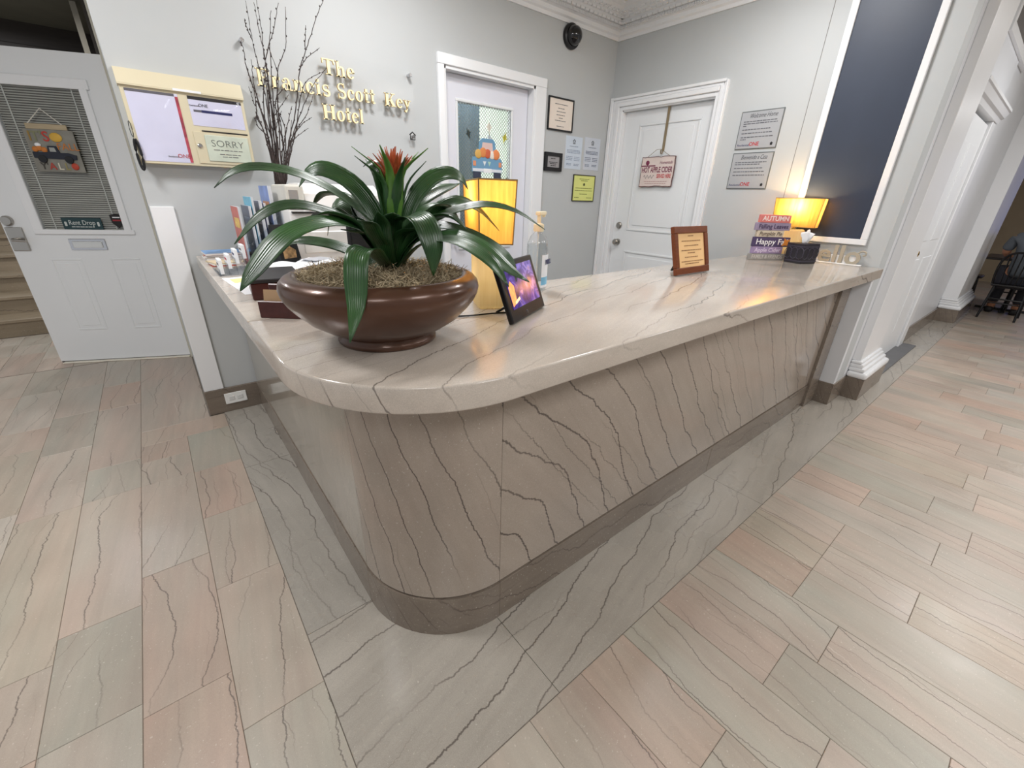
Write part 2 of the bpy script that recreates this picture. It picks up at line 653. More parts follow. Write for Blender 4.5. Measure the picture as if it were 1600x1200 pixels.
def tile_mesh(ts, name):
    bm = bmesh.new()
    la = bm.verts.layers.float_color.new('tint')
    lb = bm.verts.layers.float_color.new('seed')
    for t in ts:
        tile_geo(t, bm, la, lb)
    me = bpy.data.meshes.new(name)
    bm.to_mesh(me)
    bm.free()
    me.materials.append(FLOORM)
    o = bpy.data.objects.new(name, me)
    COL.objects.link(o)
    o.parent = floor
    return o

for t in tiles[:290]:
    tile_mesh([t], 'tile')
far = tile_mesh(tiles[290:], 'far_tiles')
far['kind'] = 'stuff'

# ---- grey marble border slabs round the counter and along the corridor wall
XL, YF = 0.3055, 0.801          # counter faces
def bslab(pts, mat):
    mb = MB()
    mb.prism(pts, -0.006, 0.0006)
    return mb.build('border_slab', mat, floor)
bslab([(0.0845, 1.131), (XL + 0.02, 1.131), (XL + 0.02, 2.30), (0.0845, 2.30)], BORDY)
bslab([(0.0845, 2.302), (XL + 0.02, 2.302), (XL + 0.02, 3.075), (0.0845, 3.075)], BORDY)
bslab([(0.0845, 0.4895), (0.621, 0.4895), (0.621, 1.129), (0.0845, 1.129)], BORDX)
for a, b_ in ((0.623, 2.02), (2.022, 3.90), (3.902, 5.3), (5.302, 7.2), (7.202, 9.3)):
    bslab([(a, 0.4895), (b_, 0.4895), (b_, 0.83), (a, 0.83)], BORDX)

# ---- back wall with its doorway (x 1.835-2.675)
BW = 3.089
mb = MB()
mb.box(0.012, 1.815, BW, BW + 0.16, 0, 2.83)
mb.box(2.695, 3.86, BW, BW + 0.16, 0, 2.83)
mb.box(1.815, 2.695, BW, BW + 0.16, 2.165, 2.83)
wall_back = struct(mb.build('wall_back', WALL), 'light grey painted wall behind the reception desk')
mb = MB()
mb.box(0.012, 0.16, BW + 0.16, 5.0, 0, 2.83)
struct(mb.build('wall_return', WALL), 'grey wall end beside the stair door')
# right wall with doorway (y 2.04-2.955)
RX = 3.66
mb = MB()
mb.box(RX, RX + 0.16, 0.692, 2.045, 0, 2.83)
mb.box(RX, RX + 0.16, 2.955, BW + 0.16, 0, 2.83)
mb.box(RX, RX + 0.16, 2.045, 2.955, 2.105, 2.83)
wall_right = struct(mb.build('wall_right', WALL), 'light grey painted side wall of the reception alcove')
MB().box(RX - 0.001, RX, 1.379, 1.382, 0.99, 2.66).build('seam', pm('shadow_gap', (120, 116, 112), 0.8), wall_right)
# corridor wall
mb = MB()
mb.box(3.61, 3.66, 0.692, 0.80, 0, 0.925)
mb.box(3.82, 4.53, 0.692, 0.86, 0, 2.83)
mb.box(4.53, 5.98, 0.72, 0.88, 2.10, 2.83)
mb.box(5.98, 9.30, 0.735, 0.90, 0, 2.83)
wall_corr = struct(mb.build('wall_corridor', pm('corridor_paint', (224, 226, 230), 0.35, var=0.02)), 'white painted corridor wall')
# ceiling
mb = MB()
mb.box(-3.2, 14.5, -3.6, 4.45, 2.83, 2.95)
struct(mb.build('ceiling', CEIL), 'off white ceiling over the lobby')
# lobby walls behind the camera
mb = MB()
mb.box(-3.3, 14.5, -3.75, -3.6, 0, 2.9)
struct(mb.build('wall_front', WALL), 'light grey wall opposite the desk')

# ---- crown moulding of the alcove
mbk = MB()
PR = [(0.0, 2.645), (0.012, 2.645), (0.018, 2.668), (0.034, 2.678), (0.040, 2.702), (0.062, 2.706), (0.064, 2.728),
      (0.085, 2.736), (0.105, 2.765), (0.150, 2.788), (0.168, 2.792), (0.178, 2.812), (0.215, 2.816), (0.222, 2.831), (0.0, 2.831)]
a_ = [mbk.bm.verts.new((0.012, BW - d, z)) for d, z in PR]
b2 = [mbk.bm.verts.new((RX - d, BW - d, z)) for d, z in PR]
for i in range(len(PR) - 1):
    mbk.bm.faces.new((a_[i], a_[i + 1], b2[i + 1], b2[i]))
tr1 = struct(mbk.build('trim_1', WHITE), 'white crown moulding on the back wall')
mbk = MB()
a_ = [mbk.bm.verts.new((RX - d, 0.70, z)) for d, z in PR]
b2 = [mbk.bm.verts.new((RX - d, BW - d, z)) for d, z in PR]
for i in range(len(PR) - 1):
    mbk.bm.faces.new((b2[i], b2[i + 1], a_[i + 1], a_[i]))
tr2 = struct(mbk.build('trim_2', WHITE), 'white crown moulding on the side wall')
# bead row and leaf row
mb = MB()
for i in range(150):
    x = RX - 0.085 - i * 0.0135
    mb.box(x - 0.004, x + 0.004, BW - 0.082, BW - 0.060, 2.707, 2.728)
o = mb.build('dentil_row', WHITE, tr1)
o['kind'] = 'stuff'
mb = MB()
for i in range(150):
    y = BW - 0.085 - i * 0.0135
    mb.box(RX - 0.082, RX - 0.060, y - 0.004, y + 0.004, 2.707, 2.728)
o = mb.build('dentil_row', WHITE, tr2)
o['kind'] = 'stuff'
def leafrow(parent, along_x):
    for i in range(34):
        s = 0.12 + i * 0.052
        mb = MB()
        for j, (d, z, wd) in enumerate(((0.088, 2.742, 0.020), (0.112, 2.772, 0.019), (0.140, 2.789, 0.014), (0.158, 2.797, 0.006))):
            if along_x:
                mb.box(RX - s - wd, RX - s + wd, BW - d - 0.012, BW - d + 0.006, z - 0.012, z + 0.004)
            else:
                mb.box(RX - d - 0.012, RX - d + 0.006, BW - s - wd, BW - s + wd, z - 0.012, z + 0.004)
        mb.build('moulded_leaf', WHITE, parent)
leafrow(tr1, True)
leafrow(tr2, False)

# ---- white upright board at the wall end, baseboard with outlet
mb = MB()
mb.box(0.014, 0.117, BW - 0.014, BW, 0.165, 1.250, bev=0.002)
struct(mb.build('trim_3', WHITE), 'white painted board on the wall end below the notice cabinet')
mb = MB()
mb.box(0.008, XL, BW - 0.020, BW, 0, 0.164, bev=0.002)
struct(mb.build('baseboard_back', BASEM), 'short brown marble baseboard holding the outlet')

# ---- stair hall seen past the white door
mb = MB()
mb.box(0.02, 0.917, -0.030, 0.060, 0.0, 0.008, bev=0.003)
light_strip = struct(mb.build('sill_or_light_strip', pm('pale_light_strip', (232, 226, 212), 0.4, var=0.05)), 'pale strip standing in for light under the stair door')  # light falling under the door, put into a pale strip on the floor
light_strip.location = (-0.839, 4.805, 0)
light_strip.rotation_euler = (0, 0, math.atan2(4.433 - 4.805, 0.839))
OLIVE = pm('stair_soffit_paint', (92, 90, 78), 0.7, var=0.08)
WOODD = pm('dark_brown_wood', (44, 37, 33), 0.45, var=0.2, stretch=(1, 8, 8))  # dark brown base colour with stretched noise
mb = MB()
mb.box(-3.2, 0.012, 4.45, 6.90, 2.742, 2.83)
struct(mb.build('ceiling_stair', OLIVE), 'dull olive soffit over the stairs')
mb = MB()
mb.box(-3.2, 0.15, 6.90, 7.02, 2.28, 2.83)
mb.box(-3.2, 0.15, 6.885, 6.90, 2.50, 2.56, bev=0.004)
struct(mb.build('trim_4', WOODD), 'dark brown beam over the stairs')
mb = MB()
mb.box(-0.02, 0.03, 4.98, 6.9, 2.05, 2.742)
struct(mb.build('wall_stair', WOODD), 'dark panelling beside the stairs')
mb = MB()
mb.box(-0.10, -0.06, 5.85, 5.89, 2.05, 2.742)
struct(mb.build('trim_5', pm('aged_white', (176, 170, 156), 0.5)), 'narrow pale upright over the stair door')
mb = MB()
mb.box(0.02, 0.15, 5.0, 9.0, 0, 2.05)
struct(mb.build('wall_stair_side', WALL), 'wall along the stairs behind the white door')
mb = MB()
mb.box(-3.2, 0.15, 8.9, 9.0, 0, 2.83)
struct(mb.build('wall_stair_end', WALL), 'wall at the top of the stairs')
stairs = sroot('stairs', 'marble stairs rising behind the white door')
for k in range(8):
    y0 = 5.92 + 0.28 * k
    z1 = 0.165 * (k + 1)
    mb = MB()
    mb.box(-2.4, 0.02, y0, y0 + 0.02, z1 - 0.165, z1 - 0.030)
    mb.build('riser', STAIRM, stairs)
    mb = MB()
    mb.box(-2.4, 0.02, y0 - 0.025, y0 + 0.28, z1 - 0.030, z1, bev=0.004)
    mb.build('tread', STAIRM, stairs)

# ---- white pilasters of the corridor
def pilaster(name, label, x0, x1, yf, yb):
    r = sroot(name, label)
    MB().box(x0 - 0.01, x1 + 0.10, yf - 0.065, yb, 0, 0.165, bev=0.002).build('plinth', BASEM, r)
    mb = MB()
    mb.box(x0 - 0.016, x1 + 0.11, yf - 0.072, yb, 0.165, 0.215, bev=0.018, seg=3)
    mb.box(x0 - 0.008, x1 + 0.08, yf - 0.045, yb, 0.215, 0.245, bev=0.008, seg=2)
    mb.box(x0 - 0.004, x1 + 0.05, yf - 0.028, yb, 0.245, 0.275, bev=0.006, seg=2)
    mb.box(x0 - 0.010, x1 + 0.03, yf - 0.016, yb, 0.275, 0.300, bev=0.010, seg=3)
    mb.build('moulded_base', WHITE, r, smooth=True)
    mb = MB()
    mb.box(x0, x1, yf, yb, 0.300, 2.83, bev=0.003)
    mb.build('shaft', WHITE, r)
    return r
pilaster('trim_6', 'white pilaster with moulded foot at the end of the counter', 3.895, 4.42, 0.637, 0.692)
pilaster('trim_7', 'white pilaster with moulded foot at the far end of the corridor wall', 7.86, 9.15, 0.585, 0.735)
MB().box(6.10, 7.85, 0.718, 0.735, 0, 0.165, bev=0.002).build('baseboard_corridor', BASEM)
struct(bpy.data.objects['baseboard_corridor'], 'brown marble baseboard along the corridor wall')
mb = MB()
mb.box(3.604, 3.895, 0.684, 0.801, 0, 0.165, bev=0.002)
struct(mb.build('baseboard_counter', BASEM), 'brown marble foot block at the end of the counter front')
mb = MB()
mb.box(4.60, 6.10, 0.60, 0.735, 0.0, 0.012)
struct(mb.build('sill_or_light_strip', pm('slate', (104, 104, 106), 0.6, var=0.1)), 'grey slate door sill in the corridor')

# corridor door with brass knob, moulded head and transom
d4 = sroot('door_4', 'white corridor door with small brass knob', (0, 0, 0))
MB().box(4.70, 5.86, 0.730, 0.770, 0.012, 2.03, bev=0.002).build('leaf', DOORW, d4)
mb = MB()
for za, zb in ((0.25, 0.95), (1.10, 1.85)):
    for xa, xb in ((4.84, 5.22), (5.36, 5.74)):
        mb.box(xa, xb, 0.726, 0.732, za, zb, bev=0.0025)
mb.build('raised_panels', DOORW, d4)
mb = MB()
mb.box(4.53, 4.685, 0.705, 0.80, 0.0, 2.06, bev=0.004)
mb.box(5.87, 6.06, 0.708, 0.80, 0.0, 2.06, bev=0.004)
mb.build('casing', WHITE, d4)
mb = MB()
mb.prism([(0.80, 2.06), (0.700, 2.06), (0.690, 2.09), (0.672, 2.10), (0.655, 2.14), (0.645, 2.145), (0.645, 2.165), (0.80, 2.165)], 4.50, 6.10, axis='x')
mb.build('moulded_head', WHITE, d4)
mb = MB()
mb.lathe([(0.001, 0.0), (0.022, 0.0), (0.022, 0.004), (0.008, 0.006), (0.008, 0.022), (0.020, 0.028), (0.024, 0.038), (0.020, 0.048), (0.006, 0.052)], n=20)
kb = mb.build('knob', BRASS, d4, smooth=True)
kb.rotation_euler = (math.pi / 2, 0, 0)
kb.location = (4.76, 0.730, 1.02)
MB().box(4.686, 4.699, 0.735, 0.760, 0.012, 2.03).build('gap', BLACK, d4)
w3 = sroot('window_1', 'dark transom window in a white frame above the corridor door', (0, 0, 0))
MB().box(5.0, 6.4, 0.712, 0.722, 2.56, 2.80).build('pane', pm('dark_glass', (58, 60, 74), 0.08, var=0.05), w3)
mb = MB()
for a, b_, c, d in ((4.95, 6.45, 2.50, 2.56), (4.95, 6.45, 2.79, 2.83), (4.95, 5.02, 2.56, 2.79), (6.38, 6.45, 2.56, 2.79)):
    mb.box(a, b_, 0.700, 0.735, c, d, bev=0.002)
mb.build('frame', WHITE, w3)
mb = MB()
mb.box(9.16, 9.30, 0.66, 0.90, 0, 2.83, bev=0.004)
struct(mb.build('trim_8', WHITE), 'white jamb at the opening to the dining room')

# dining room end wall with a window
mb = MB()
mb.box(13.4, 13.55, -3.6, 4.1, 0, 2.83)
struct(mb.build('wall_dining', pm('tan_wall', (168, 150, 126), 0.6, var=0.04)), 'tan end wall of the dining room')
mb = MB()
mb.box(9.30, 13.5, 4.0, 4.1, 0, 2.83)
struct(mb.build('wall_dining_side', pm('tan_wall', (168, 150, 126), 0.6)), 'tan side wall of the dining room')
w4 = sroot('window_2', 'dining room window with violet blue daylight')
MB().box(13.36, 13.38, -0.3, 0.42, 0.95, 2.5).build('pane', pm('evening_sky_glass', (92, 104, 170), 0.2, emit=(96, 110, 190), estr=0.5), w4)
mb = MB()
for a, b_, c, d in ((-0.36, 0.48, 0.88, 0.95), (-0.36, 0.48, 2.5, 2.57), (-0.36, -0.30, 0.95, 2.5), (0.42, 0.48, 0.95, 2.5)):
    mb.box(13.34, 13.41, a, b_, c, d)
mb.build('frame', WHITE, w4)

# ================================================================== RECEPTION COUNTER
ctr = thing('reception_counter', 'reception counter clad in polished brown grey marble with rounded corner', 'counter')
CR = 0.325
ccx, ccy = XL + CR, YF + CR

def offs(x):  # arc of the corner, offset outward by x
    return [(ccx + (CR + x) * math.cos(a), ccy + (CR + x) * math.sin(a)) for a in [math.pi + math.pi / 2 * i / 20 for i in range(21)]]

def curved(z0, z1, out, th, mat, name):
    o_, i_ = offs(out), offs(out - th)
    mb = MB()
    mb.prism(o_ + i_[::-1], z0, z1)
    return mb.build(name, mat, ctr, smooth=True, ang=30)

ZG, ZT = 0.163, 0.926
g = 0.0014
MB().box(XL, XL + 0.02, ccy + g, 3.069, ZG + 0.008, ZT).build('side_panel', SIDEM, ctr)
curved(ZG + 0.008, ZT, 0.0, 0.02, CORNERM, 'corner_panel')
MB().box(ccx + g, 3.415, YF, YF + 0.02, ZG + 0.008, ZT).build('front_panel', PANELM, ctr)
MB().box(XL - 0.004, XL + 0.02, ccy + g, 3.069, 0.0, ZG, bev=0.0015).build('base_slab', BASEM, ctr)
curved(0.0, ZG, 0.004, 0.024, BASEM, 'base_slab')
MB().box(ccx + g, 2.05, YF - 0.004, YF + 0.02, 0.0, ZG, bev=0.0015).build('base_slab', BASEM, ctr)
MB().box(2.0525, 3.415, YF - 0.004, YF + 0.02, 0.0, ZG, bev=0.0015).build('base_slab', BASEM, ctr)
MB().box(3.4165, 3.603, YF - 0.020, YF + 0.02, 0.0, ZT, bev=0.0015).build('end_upright', BASEM, ctr)
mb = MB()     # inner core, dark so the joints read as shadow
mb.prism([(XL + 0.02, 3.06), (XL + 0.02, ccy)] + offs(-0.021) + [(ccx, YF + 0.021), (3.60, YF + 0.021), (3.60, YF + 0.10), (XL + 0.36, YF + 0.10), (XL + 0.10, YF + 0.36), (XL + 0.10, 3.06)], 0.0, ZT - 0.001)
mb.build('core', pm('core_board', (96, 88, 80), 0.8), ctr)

top = thing('countertop', 'thick pale marble countertop with rounded front corner', 'countertop')
pts = [(0.155, 1.4325)]
pts += [(0.555 + 0.40 * math.cos(a), 1.06 + 0.40 * math.sin(a)) for a in [math.pi + math.pi / 2 * i / 24 for i in range(25)]]
pts += [(3.655, 0.662), (3.655, 1.48), (1.05, 1.48), (1.05, 1.4325)]
mb = MB()
mb.prism(pts, 0.926, 0.99, bev=0.006, seg=3)
mb.build('front_slab', SLABM, top, smooth=True, ang=35)
mb = MB()
mb.prism([(0.155, 1.434), (1.05, 1.434), (1.05, 3.070), (0.155, 3.070)], 0.926, 0.99, bev=0.004, seg=2)
mb.build('side_slab', SLABM, top)

# outlet in the baseboard
t = thing('wall_outlet', 'white double outlet plate set sideways in the brown baseboard', 'outlet', (0.168, BW - 0.020, 0.092))
MB().box(-0.061, 0.061, -0.006, 0, -0.037, 0.037, bev=0.003, seg=2).build('plate', pm('outlet_white', (240, 240, 238), 0.35), t)
for sx in (-0.024, 0.024):
    MB().box(sx - 0.017, sx + 0.017, -0.0085, -0.005, -0.014, 0.014, bev=0.002).build('socket', pm('outlet_face', (222, 222, 220), 0.4), t)

# ================================================================== DOORS
def recess_panel(mb, x0, x1, z0, z1, y):
    """moulded border round a field, standing proud of a door face at y (towards -y)"""
    w = 0.014
    for a, b_, c, d in ((x0, x1, z0, z0 + w), (x0, x1, z1 - w, z1), (x0, x0 + w, z0 + w, z1 - w), (x1 - w, x1, z0 + w, z1 - w)):
        mb.box(a, b_, y - 0.0035, y + 0.004, c, d, bev=0.003)
    mb.box(x0 + 0.035, x1 - 0.035, y - 0.0025, y + 0.004, z0 + 0.035, z1 - 0.035, bev=0.003)

# --- door_1: open half-glazed stair door; local x runs from the free edge (0) to the hinge (0.917)
ang = math.atan2(4.433 - 4.805, 0.0 + 0.839)
d1 = sroot('door_1', 'white half glazed door standing ajar before the stairs', (-0.839, 4.805, 0.0), ang)
DW = 0.917
LX0, LX1, LZ0, LZ1 = DW - 0.687, DW - 0.175, 1.030, 1.936
mb = MB()
yb0, yb1 = 0.0, 0.044
mb.box(0, LX0, yb0, yb1, 0.014, 2.140)
mb.box(LX1, DW, yb0, yb1, 0.014, 2.140)
mb.box(LX0, LX1, yb0, yb1, 0.014, LZ0)
mb.box(LX0, LX1, yb0, yb1, LZ1, 2.140)
mb.build('leaf', DOORW, d1)
MB().box(0.0, DW, 0.006, 0.038, 0.004, 0.014).build('door_sweep', BLACK, d1)
mb = MB()
f = 0.055
for a, b_, c, d in ((LX0 - f, LX1 + f, LZ0 - 0.028, LZ0 + 0.006), (LX0 - f, LX1 + f, LZ1 - 0.006, LZ1 + f), (LX0 - f, LX0 + 0.006, LZ0, LZ1), (LX1 - 0.006, LX1 + 0.040, LZ0, LZ1)):
    mb.box(a, b_, -0.014, 0.004, c, d, bev=0.005, seg=2)
mb.build('glazing_frame', WHITE, d1)
MB().box(LX0, LX1, 0.004, 0.008, LZ0, LZ1).build('pane', clear('door_glass', (251, 252, 252), 0.6), d1)
mb = MB()
nsl = 62
for i in range(nsl):
    z = LZ0 + 0.008 + (LZ1 - LZ0 - 0.016) * i / (nsl - 1)
    mb.box(LX0 + 0.004, LX1 - 0.004, 0.016, 0.028, z - 0.0006, z + 0.0006, rot=Matrix.Rotation(math.radians(38), 4, 'X'), piv=(0, 0.022, z))
o = mb.build('blind_slats', pm('blind_grey', (196, 193, 184), 0.5, var=0.05), d1)
o['kind'] = 'stuff'
mb = MB()
for x in (LX0 + 0.075, LX1 - 0.060):
    mb.tube([(x, 0.013, LZ0), (x, 0.013, LZ1)], 0.0035, 6)
mb.build('blind_cord', pm('cord_white', (214, 214, 208), 0.7), d1)
MB().box(LX0 - 0.01, LX1 + 0.01, 0.036, 0.040, LZ0 - 0.01, LZ1 + 0.01).build('blind_backing', pm('dim_glass', (128, 124, 114), 0.15, var=0.2, scale=4), d1)
mb = MB()
for xa, xb in ((DW - 0.715, DW - 0.520), (DW - 0.343, DW - 0.145)):
    recess_panel(mb, xa, xb, 0.268, 0.828, 0.0)
mb.build('raised_panels', DOORW, d1)
mb = MB()
mb.box(DW - 0.560, DW - 0.330, -0.006, 0.0, 0.888, 0.970, bev=0.003)
sl = mb.build('mail_slot', CHROME, d1)
MB().box(DW - 0.538, DW - 0.352, -0.010, -0.005, 0.905, 0.952, bev=0.003).build('flap', pm('flap_steel', (222, 222, 220), 0.3, metal=0.6), sl)
lk = MB().lathe([(0.001, 0), (0.034, 0), (0.034, 0.016), (0.028, 0.024), (0.012, 0.026), (0.001, 0.026)], n=24).build('deadbolt', STEEL, d1, smooth=True)
lk.rotation_euler = (math.pi / 2, 0, 0)
lk.location = (0.047, -0.001, 1.092)
lp = MB().box(0.012, 0.112, -0.012, 0.0, 0.885, 1.048, bev=0.004, seg=2).build('lock_plate', STEEL, d1)
mb = MB()
mb.tube([(0.055, -0.010, 0.965), (0.055, -0.055, 0.965)], 0.011, 12)
mb.tube([(0.055, -0.052, 0.965), (0.100, -0.056, 0.962), (0.135, -0.054, 0.958)], 0.009, 10)
mb.build('lever', STEEL, lp, smooth=True)
st = MB().prism([(DW - 0.253, 1.140), (DW - 0.213, 1.150), (DW - 0.173, 1.140), (DW - 0.178, 1.085), (DW - 0.213, 1.048), (DW - 0.248, 1.085)], -0.0006, 0.0038, axis='y').build('shield_sticker', DARK, d1)
MB().box(DW - 0.240, DW - 0.186, -0.0012, 0.0, 1.098, 1.108).build('sticker_stripe', pm('sticker_red', (150, 40, 46), 0.5), st)
MB().box(DW - 0.236, DW - 0.190, -0.0012, 0.0, 1.120, 1.128).build('sticker_stripe', PAPER, st)
mb = MB()
mb.box(0.0, 0.014, 4.40, 4.95, 0.0, 2.83)
struct(mb.build('trim_9', pm('cream_jamb', (206, 202, 188), 0.5)), 'cream jamb beside the stair door')

# rent drop sign on the glass: local frame of the door
def on_door(x, z, y=-0.002):
    return (Matrix.Translation(d1.location) @ Matrix.Rotation(ang, 4, 'Z')) @ Vector((x, y, z))
t = thing('rent_drop_sign', 'small dark green Rent Drop plate on the door glass', 'sign', on_door(DW - 0.435, 1.035, 0.003), ang)
TEAL = pm('sign_teal', (34, 62, 66), 0.35)
MB().box(-0.122, 0.122, -0.005, 0, 0, 0.082, bev=0.002).build('plate', TEAL, t)
SILV = pm('sign_silver', (205, 210, 208), 0.5)
text('lettering', 'Rent Drop', 0.046, SILV, t, 0, 0.034, y=-0.0056, width=0.160)
lines('small_lettering', [(-0.07, 0.07, 0.020)], SILV, t, y=-0.0056, h=0.006)
for sx in (-0.100, 0.100):
    MB().box(sx - 0.007, sx + 0.007, -0.0062, -0.004, 0.025, 0.055, bev=0.003).build('end_mark', SILV, t)

# autumn truck sign hanging on the stair door
t = thing('fall_truck_sign', 'hanging wooden autumn sign with dark pumpkin truck on the stair door', 'sign', on_door(DW - 0.435, 1.42, -0.012), ang)
KRAFT = pm('kraft_wood', (176, 160, 132), 0.7, var=0.15, stretch=(1, 1, 12))
MB().tube([(-0.10, 0, 0.290), (0.0, -0.002, 0.384), (0.105, 0, 0.280)], 0.0035, 6).build('string', pm('twine', (214, 210, 200), 0.8), t)
MB().box(-0.115, 0.115, -0.004, 0.004, 0.262, 0.294, bev=0.001).build('board', KRAFT, t)
MB().box(-0.140, 0.140, -0.003, 0.003, 0.000, 0.262, bev=0.002).build('back_board', pm('sign_grey_board', (134, 132, 124), 0.7, var=0.2, scale=12), t)
cols = [(150, 120, 60), (128, 130, 100), (190, 60, 50)]
for i, (ch, x, cc) in enumerate((('I', -0.110, cols[0]), ("T'", -0.072, cols[1]), ('S', -0.022, cols[2]))):
    text('letter', ch, 0.085, pm('letter_%d' % i, cc, 0.6), t, x, 0.190, y=-0.005, bold=0.001)
ORG = pm('pumpkin_orange', (196, 120, 52), 0.55, var=0.12)
MB().sphere((0.035, -0.006, 0.215), 0.036, 16, sy=0.25, sz=0.8).build('gourd', pm('gourd_gold', (216, 172, 70), 0.5, var=0.15), t, smooth=True)
text('letter', 'FALL', 0.060, ORG, t, 0.085, 0.140, y=-0.005)
NAVY = pm('truck_navy', (34, 38, 50), 0.5, var=0.1)
mb = MB()
mb.prism([(-0.125, 0.085), (0.115, 0.080), (0.120, 0.108), (0.075, 0.122), (0.030, 0.122), (0.018, 0.162), (-0.030, 0.162), (-0.036, 0.122), (-0.125, 0.122)], -0.010, -0.003, axis='y')
tk = mb.build('truck', NAVY, t)
MB().prism([(-0.022, 0.126), (0.014, 0.126), (0.008, 0.152), (-0.022, 0.152)], -0.0112, -0.010, axis='y').build('truck_window', pm('window_grey', (160, 162, 158), 0.4), tk)
for sx in (-0.080, 0.070):
    wh = MB().lathe([(0.001, 0), (0.024, 0), (0.024, 0.010), (0.012, 0.011), (0.001, 0.011)], n=20).build('wheel', BLACK, tk)
    wh.rotation_euler = (math.pi / 2, 0, 0)
    wh.location = (sx, -0.003, 0.080)
for i, (px_, pz_) in enumerate(((-0.105, 0.138), (-0.080, 0.146), (-0.055, 0.136))):
    MB().sphere((px_, -0.006, pz_), 0.018, 12, sy=0.4).build('pumpkin', ORG, tk, smooth=True)
MB().sphere((-0.082, -0.006, 0.166), 0.018, 12, sy=0.4, sz=0.7).build('white_pumpkin', PAPER, tk, smooth=True)
for i, (ch, x, cc) in enumerate((("Y'", -0.085, (70, 66, 60)), ('A', -0.040, (176, 66, 54)), ('L', 0.005, (214, 208, 190)), ('L', 0.045, (150, 140, 90)))):
    text('letter', ch, 0.060, pm('letter_b%d' % i, cc, 0.6), t, x, 0.016, y=-0.005, bold=0.001)
MB().sphere((0.090, -0.006, 0.038), 0.022, 14, sy=0.3).build('pumpkin', pm('pumpkin_red', (186, 70, 48), 0.5), t, smooth=True)

# --- door_2: back-office door with wired glass
d2 = sroot('door_2', 'white office door with wired glass behind the desk', (0, 0, 0))
yl = BW + 0.060
GX0, GX1, GZ0, GZ1 = 1.985, 2.495, 0.95, 1.985
mb = MB()
mb.box(1.848, GX0, yl, yl + 0.044, 0.01, 2.150)
mb.box(GX1, 2.668, yl, yl + 0.044, 0.01, 2.150)
mb.box(GX0, GX1, yl, yl + 0.044, 0.01, GZ0)
mb.box(GX0, GX1, yl, yl + 0.044, GZ1, 2.150)
mb.build('leaf', pm('cool_white_door', (226, 227, 236), 0.35, var=0.01), d2)
mb = MB()
for a, b_, c, d in ((GX0 - 0.02, GX1 + 0.02, GZ0 - 0.02, GZ0), (GX0 - 0.02, GX1 + 0.02, GZ1, GZ1 + 0.02), (GX0 - 0.02, GX0, GZ0, GZ1), (GX1, GX1 + 0.02, GZ0, GZ1)):
    mb.box(a, b_, yl - 0.010, yl + 0.01, c, d, bev=0.004)
mb.build('glazing_frame', DOORW, d2)
mb = MB()
for a, b_, c, d in ((1.786, 1.836, 0, 2.173), (2.688, 2.805, 0, 2.173)):
    mb.box(a, b_, BW - 0.022, BW + 0.02, c, d, bev=0.004)
mb.box(1.785, 2.806, BW - 0.024, BW + 0.02, 2.172, 2.237, bev=0.004)
mb.box(1.836, 1.850, BW - 0.012, BW + 0.16, 0, 2.172)
mb.box(2.672, 2.690, BW - 0.012, BW + 0.16, 0, 2.172)
mb.box(1.836, 2.690, BW - 0.012, BW + 0.16, 2.153, 2.172)
mb.build('casing', WHITE, d2)
# wired glass
wg = bpy.data.materials.new('wired_glass')
wg.use_nodes = True
nt = wg.node_tree
bs = nt.nodes['Principled BSDF']
outn = [n for n in nt.nodes if n.type == 'OUTPUT_MATERIAL'][0]
tc = nt.nodes.new('ShaderNodeTexCoord')
mp = nt.nodes.new('ShaderNodeMapping')
mp.inputs['Rotation'].default_value = (0, math.radians(45), 0)
nt.links.new(tc.outputs['Object'], mp.inputs['Vector'])
sp_ = nt.nodes.new('ShaderNodeSeparateXYZ')
nt.links.new(mp.outputs[0], sp_.inputs[0])
prev = None
for k in (0, 2):
    a = nt.nodes.new('ShaderNodeMath'); a.operation = 'MULTIPLY'; a.inputs[1].default_value = 55
    nt.links.new(sp_.outputs[k], a.inputs[0])
    b_ = nt.nodes.new('ShaderNodeMath'); b_.operation = 'FRACT'
    nt.links.new(a.outputs[0], b_.inputs[0])
    c = nt.nodes.new('ShaderNodeMath'); c.operation = 'LESS_THAN'; c.inputs[1].default_value = 0.13
    nt.links.new(b_.outputs[0], c.inputs[0])
    if prev:
        mxn = nt.nodes.new('ShaderNodeMath'); mxn.operation = 'MAXIMUM'
        nt.links.new(prev, mxn.inputs[0]); nt.links.new(c.outputs[0], mxn.inputs[1])
        prev = mxn.outputs[0]
    else:
        prev = c.outputs[0]
bs.inputs['Base Color'].default_value = lin((120, 122, 112))
bs.inputs['Roughness'].default_value = 0.3
tb = nt.nodes.new('ShaderNodeBsdfTransparent')
tb.inputs['Color'].default_value = lin((251, 253, 251))
gl = nt.nodes.new('ShaderNodeBsdfGlossy'); gl.inputs['Roughness'].default_value = 0.04
m1 = nt.nodes.new('ShaderNodeMixShader'); m1.inputs['Fac'].default_value = 0.05
nt.links.new(tb.outputs[0], m1.inputs[1]); nt.links.new(gl.outputs[0], m1.inputs[2])
m2 = nt.nodes.new('ShaderNodeMixShader')
nt.links.new(prev, m2.inputs['Fac']); nt.links.new(m1.outputs[0], m2.inputs[1]); nt.links.new(bs.outputs[0], m2.inputs[2])
nt.links.new(m2.outputs[0], outn.inputs['Surface'])
MB().box(GX0, GX1, yl + 0.012, yl + 0.016, GZ0, GZ1).build('pane', wg, d2)
lv = MB()
lv.tube([(1.915, yl, 1.0), (1.915, yl - 0.05, 1.0), (1.99, yl - 0.055, 1.0)], 0.009, 10)
lv.build('lever', STEEL, d2, smooth=True)
